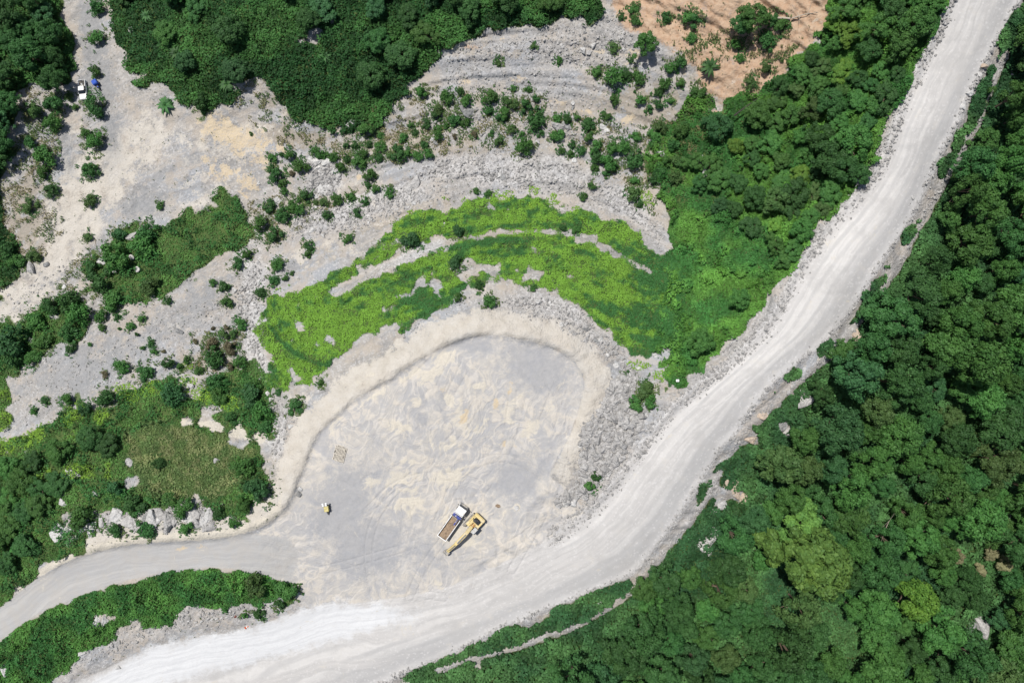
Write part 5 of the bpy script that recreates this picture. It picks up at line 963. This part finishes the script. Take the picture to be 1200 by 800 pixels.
# ------------------------------------------------------------------ labels for plants and boulders
ORD = ['first', 'second', 'third', 'fourth', 'fifth', 'sixth', 'seventh', 'eighth', 'ninth', 'tenth', 'eleventh', 'twelfth', 'thirteenth', 'fourteenth', 'fifteenth', 'sixteenth', 'seventeenth', 'eighteenth', 'nineteenth', 'twentieth']
ANCH = [(110, 60, 'on the track at upper left'), (55, 150, 'in the scrub left of the pickup'), (106, 195, 'on the dirt below the pickup'), (200, 120, 'at the lower rim of the top-left thicket'), (210, 50, 'inside the top-left thicket'), (330, 200, 'by the pale boulder heap'), (350, 245, 'below the pale boulder heap'),
        (400, 180, 'under the dark thicket, left'), (430, 225, 'above the stone run'), (490, 165, 'left end of the middle shrub belt'), (540, 120, 'in the upper shrub belt'), (600, 130, 'centre of the shrub belt'), (600, 165, 'above the white scree'), (655, 60, 'on the upper scree'), (720, 90, 'in the shrub row below the red soil'), (775, 110, 'beside the red soil, left'),
        (740, 20, 'at the top edge left of the red soil'), (890, 60, 'on the red soil'), (690, 185, 'right of the white scree'), (760, 180, 'in the loose shrubs left of the forest'), (740, 230, 'above the right end of the terraces'), (600, 225, 'just above the green terraces'), (500, 280, 'by the bench path'), (620, 310, 'on the green terraces'), (575, 350, 'between terraces and work floor'), (400, 290, 'left above the green terraces'),
        (325, 310, 'beside the stone run, upper part'), (270, 350, 'at the right rim of the left scree'), (140, 300, 'in the left brush patch'), (140, 350, 'at the lower end of the left brush patch'), (60, 380, 'in the clump at the left edge'), (20, 300, 'at the left edge beside the pale track'), (180, 395, 'on the left scree'), (60, 470, 'at the foot of the left scree'), (160, 440, 'on the lower left scree'), (255, 400, 'among the dry shrubs left of the stone run'), (290, 460, 'at the left foot of the stone run'),
        (210, 460, 'by the white rocks under the left scree'), (345, 470, 'right of the stone run'), (300, 570, 'left of the tan bank'), (200, 600, 'in the rock band above the access road'), (110, 610, 'at the left end of the rock band'), (130, 560, 'left of the dry meadow'), (230, 540, 'on the dry meadow'), (290, 715, 'on the rocky tail of the island'), (110, 740, 'on the island, left part'), (320, 685, 'at the right tip of the island'),
        (720, 500, 'in the boulder pile below the haul road'), (750, 460, 'at the top of the boulder pile'), (670, 580, 'at the lower end of the boulder pile'), (310, 430, 'in the white stone run'), (450, 240, 'in the stone band above the terraces'), (660, 370, 'on the rocky rim above the work floor'), (600, 200, 'on the white scree'), (830, 640, 'at the forest edge below the haul road'), (855, 585, 'on the buff outcrop beside the haul road'),
        (930, 480, 'on the outcrop right of the haul road'), (1140, 735, 'in the gully at lower right'), (1000, 400, 'beside the ledge right of the haul road'), (1130, 110, 'on the right shoulder of the upper haul road'), (1180, 600, 'in the forest at the right edge'), (800, 190, 'in the gap left of the eastern forest'), (605, 590, 'on the work floor near the excavator'), (350, 580, 'at the left rim of the work floor'), (710, 700, 'at the lower edge of the haul road'), (235, 455, 'beside the lime-green herbs'), (540, 275, 'on the bench path'),
        (1080, 310, 'in the forest right of the haul road'), (990, 660, 'beside the big yellow-green tree'), (100, 770, 'on the lower flank of the island'), (385, 60, 'in the bare patch of the top thicket')]
AX = np.array([[a, b] for a, b, _ in ANCH], float)
def near(u, v): return ANCH[int(np.argmin((AX[:, 0]-u)**2+(AX[:, 1]-v)**2))][2]
def forest_place(u, v):
    rows = ['top', 'upper part', 'upper middle', 'lower middle', 'lower part', 'bottom']; row = rows[int(np.clip(v//134, 0, 5))]
    if inpoly(RIGHT, np.array([u]), np.array([v]))[0] or (u > 1100 and v < 840 and u > 600 and v > 0 and not inpoly(EAST, np.array([u]), np.array([v]))[0]) or v > 780:
        d = float(pdist(HR, np.array([u]), np.array([v]))[0][0])
        return ('by the haul road' if d < 55 else 'mid-forest' if d < 150 else 'deep in the right forest')+', '+row
    if u > 780 and v < 450: return ('in eastern wood by road' if float(pdist(HL, np.array([u]), np.array([v]))[0][0]) < 45 else 'inside eastern wood')+', '+row
    if v < 170 and u < 110: return 'in the wood at the top left corner'
    if v < 170: return 'in the top thicket, '+('left part' if u < 260 else 'middle part' if u < 450 else 'right part')
    return 'at the left edge above the access road'
TONE = {'big': 'bright yellow-green', 'deep': 'dark green', 'mid': 'mid-green', 'blue': 'bluish green', 'lime': 'yellow-green', 'olive': 'olive', 'tan': 'tan withered', 'brown': 'brown withered'}
rows = []
for kind, u, v, r_, tone, e in PLANTS:
    if kind == 'tree': sz = 'small' if r_ < 12.5 else 'mid-sized' if r_ < 17 else 'large'; lb = '%s %s tree %s' % (sz, TONE[tone], forest_place(u, v)) if (u, v) != (758, 51) else 'lone round green tree on grey scree left of the red soil'; cat = 'tree'; gp = 'forest trees'
    elif kind == 'palm': lb = 'star-shaped dark green palm %s' % near(u, v); cat = 'palm'; gp = 'palm plants'
    else: sz = 'tiny' if r_ < 4.6 else 'small' if r_ < 7 else 'rounded' if r_ < 10 else 'big'; lb = '%s %s shrub %s' % (sz, TONE[tone], near(u, v)); cat = 'shrub'; gp = 'single shrubs on the slopes'
    rows.append([lb, u, v, e, cat, gp])
BT = {'g': 'pale grey', 'd': 'dark grey', 'w': 'whitish', 't': 'buff'}
for u, v, r_, tone, o in BOULD:
    sz = 'small' if r_ < 3.1 else 'mid-sized' if r_ < 5 else 'large'; rows.append(['%s %s angular boulder %s' % (sz, BT[tone], near(u, v)), u, v, o, 'boulder', 'limestone boulders'])
by = {}
for q in rows: by.setdefault(q[0], []).append(q)
for lb, qs in by.items():
    us = [q[1] for q in qs]; vs = [q[2] for q in qs]
    horiz = (max(us)-min(us)) >= (max(vs)-min(vs)); qs.sort(key=lambda q: q[1] if horiz else q[2])
    for k, q in enumerate(qs):
        l = lb
        if len(qs) > 1: l = ('%s from %s, ' % (ORD[min(k, 19)], 'left' if horiz else 'top'))+lb if True else lb
        tag(q[3], l, q[4], q[5])
print('trees', NTREES, 'plants', len(PLANTS), 'boulders', len(BOULD), 'max label words', max(len(q[3]['label'].split()) for q in rows))
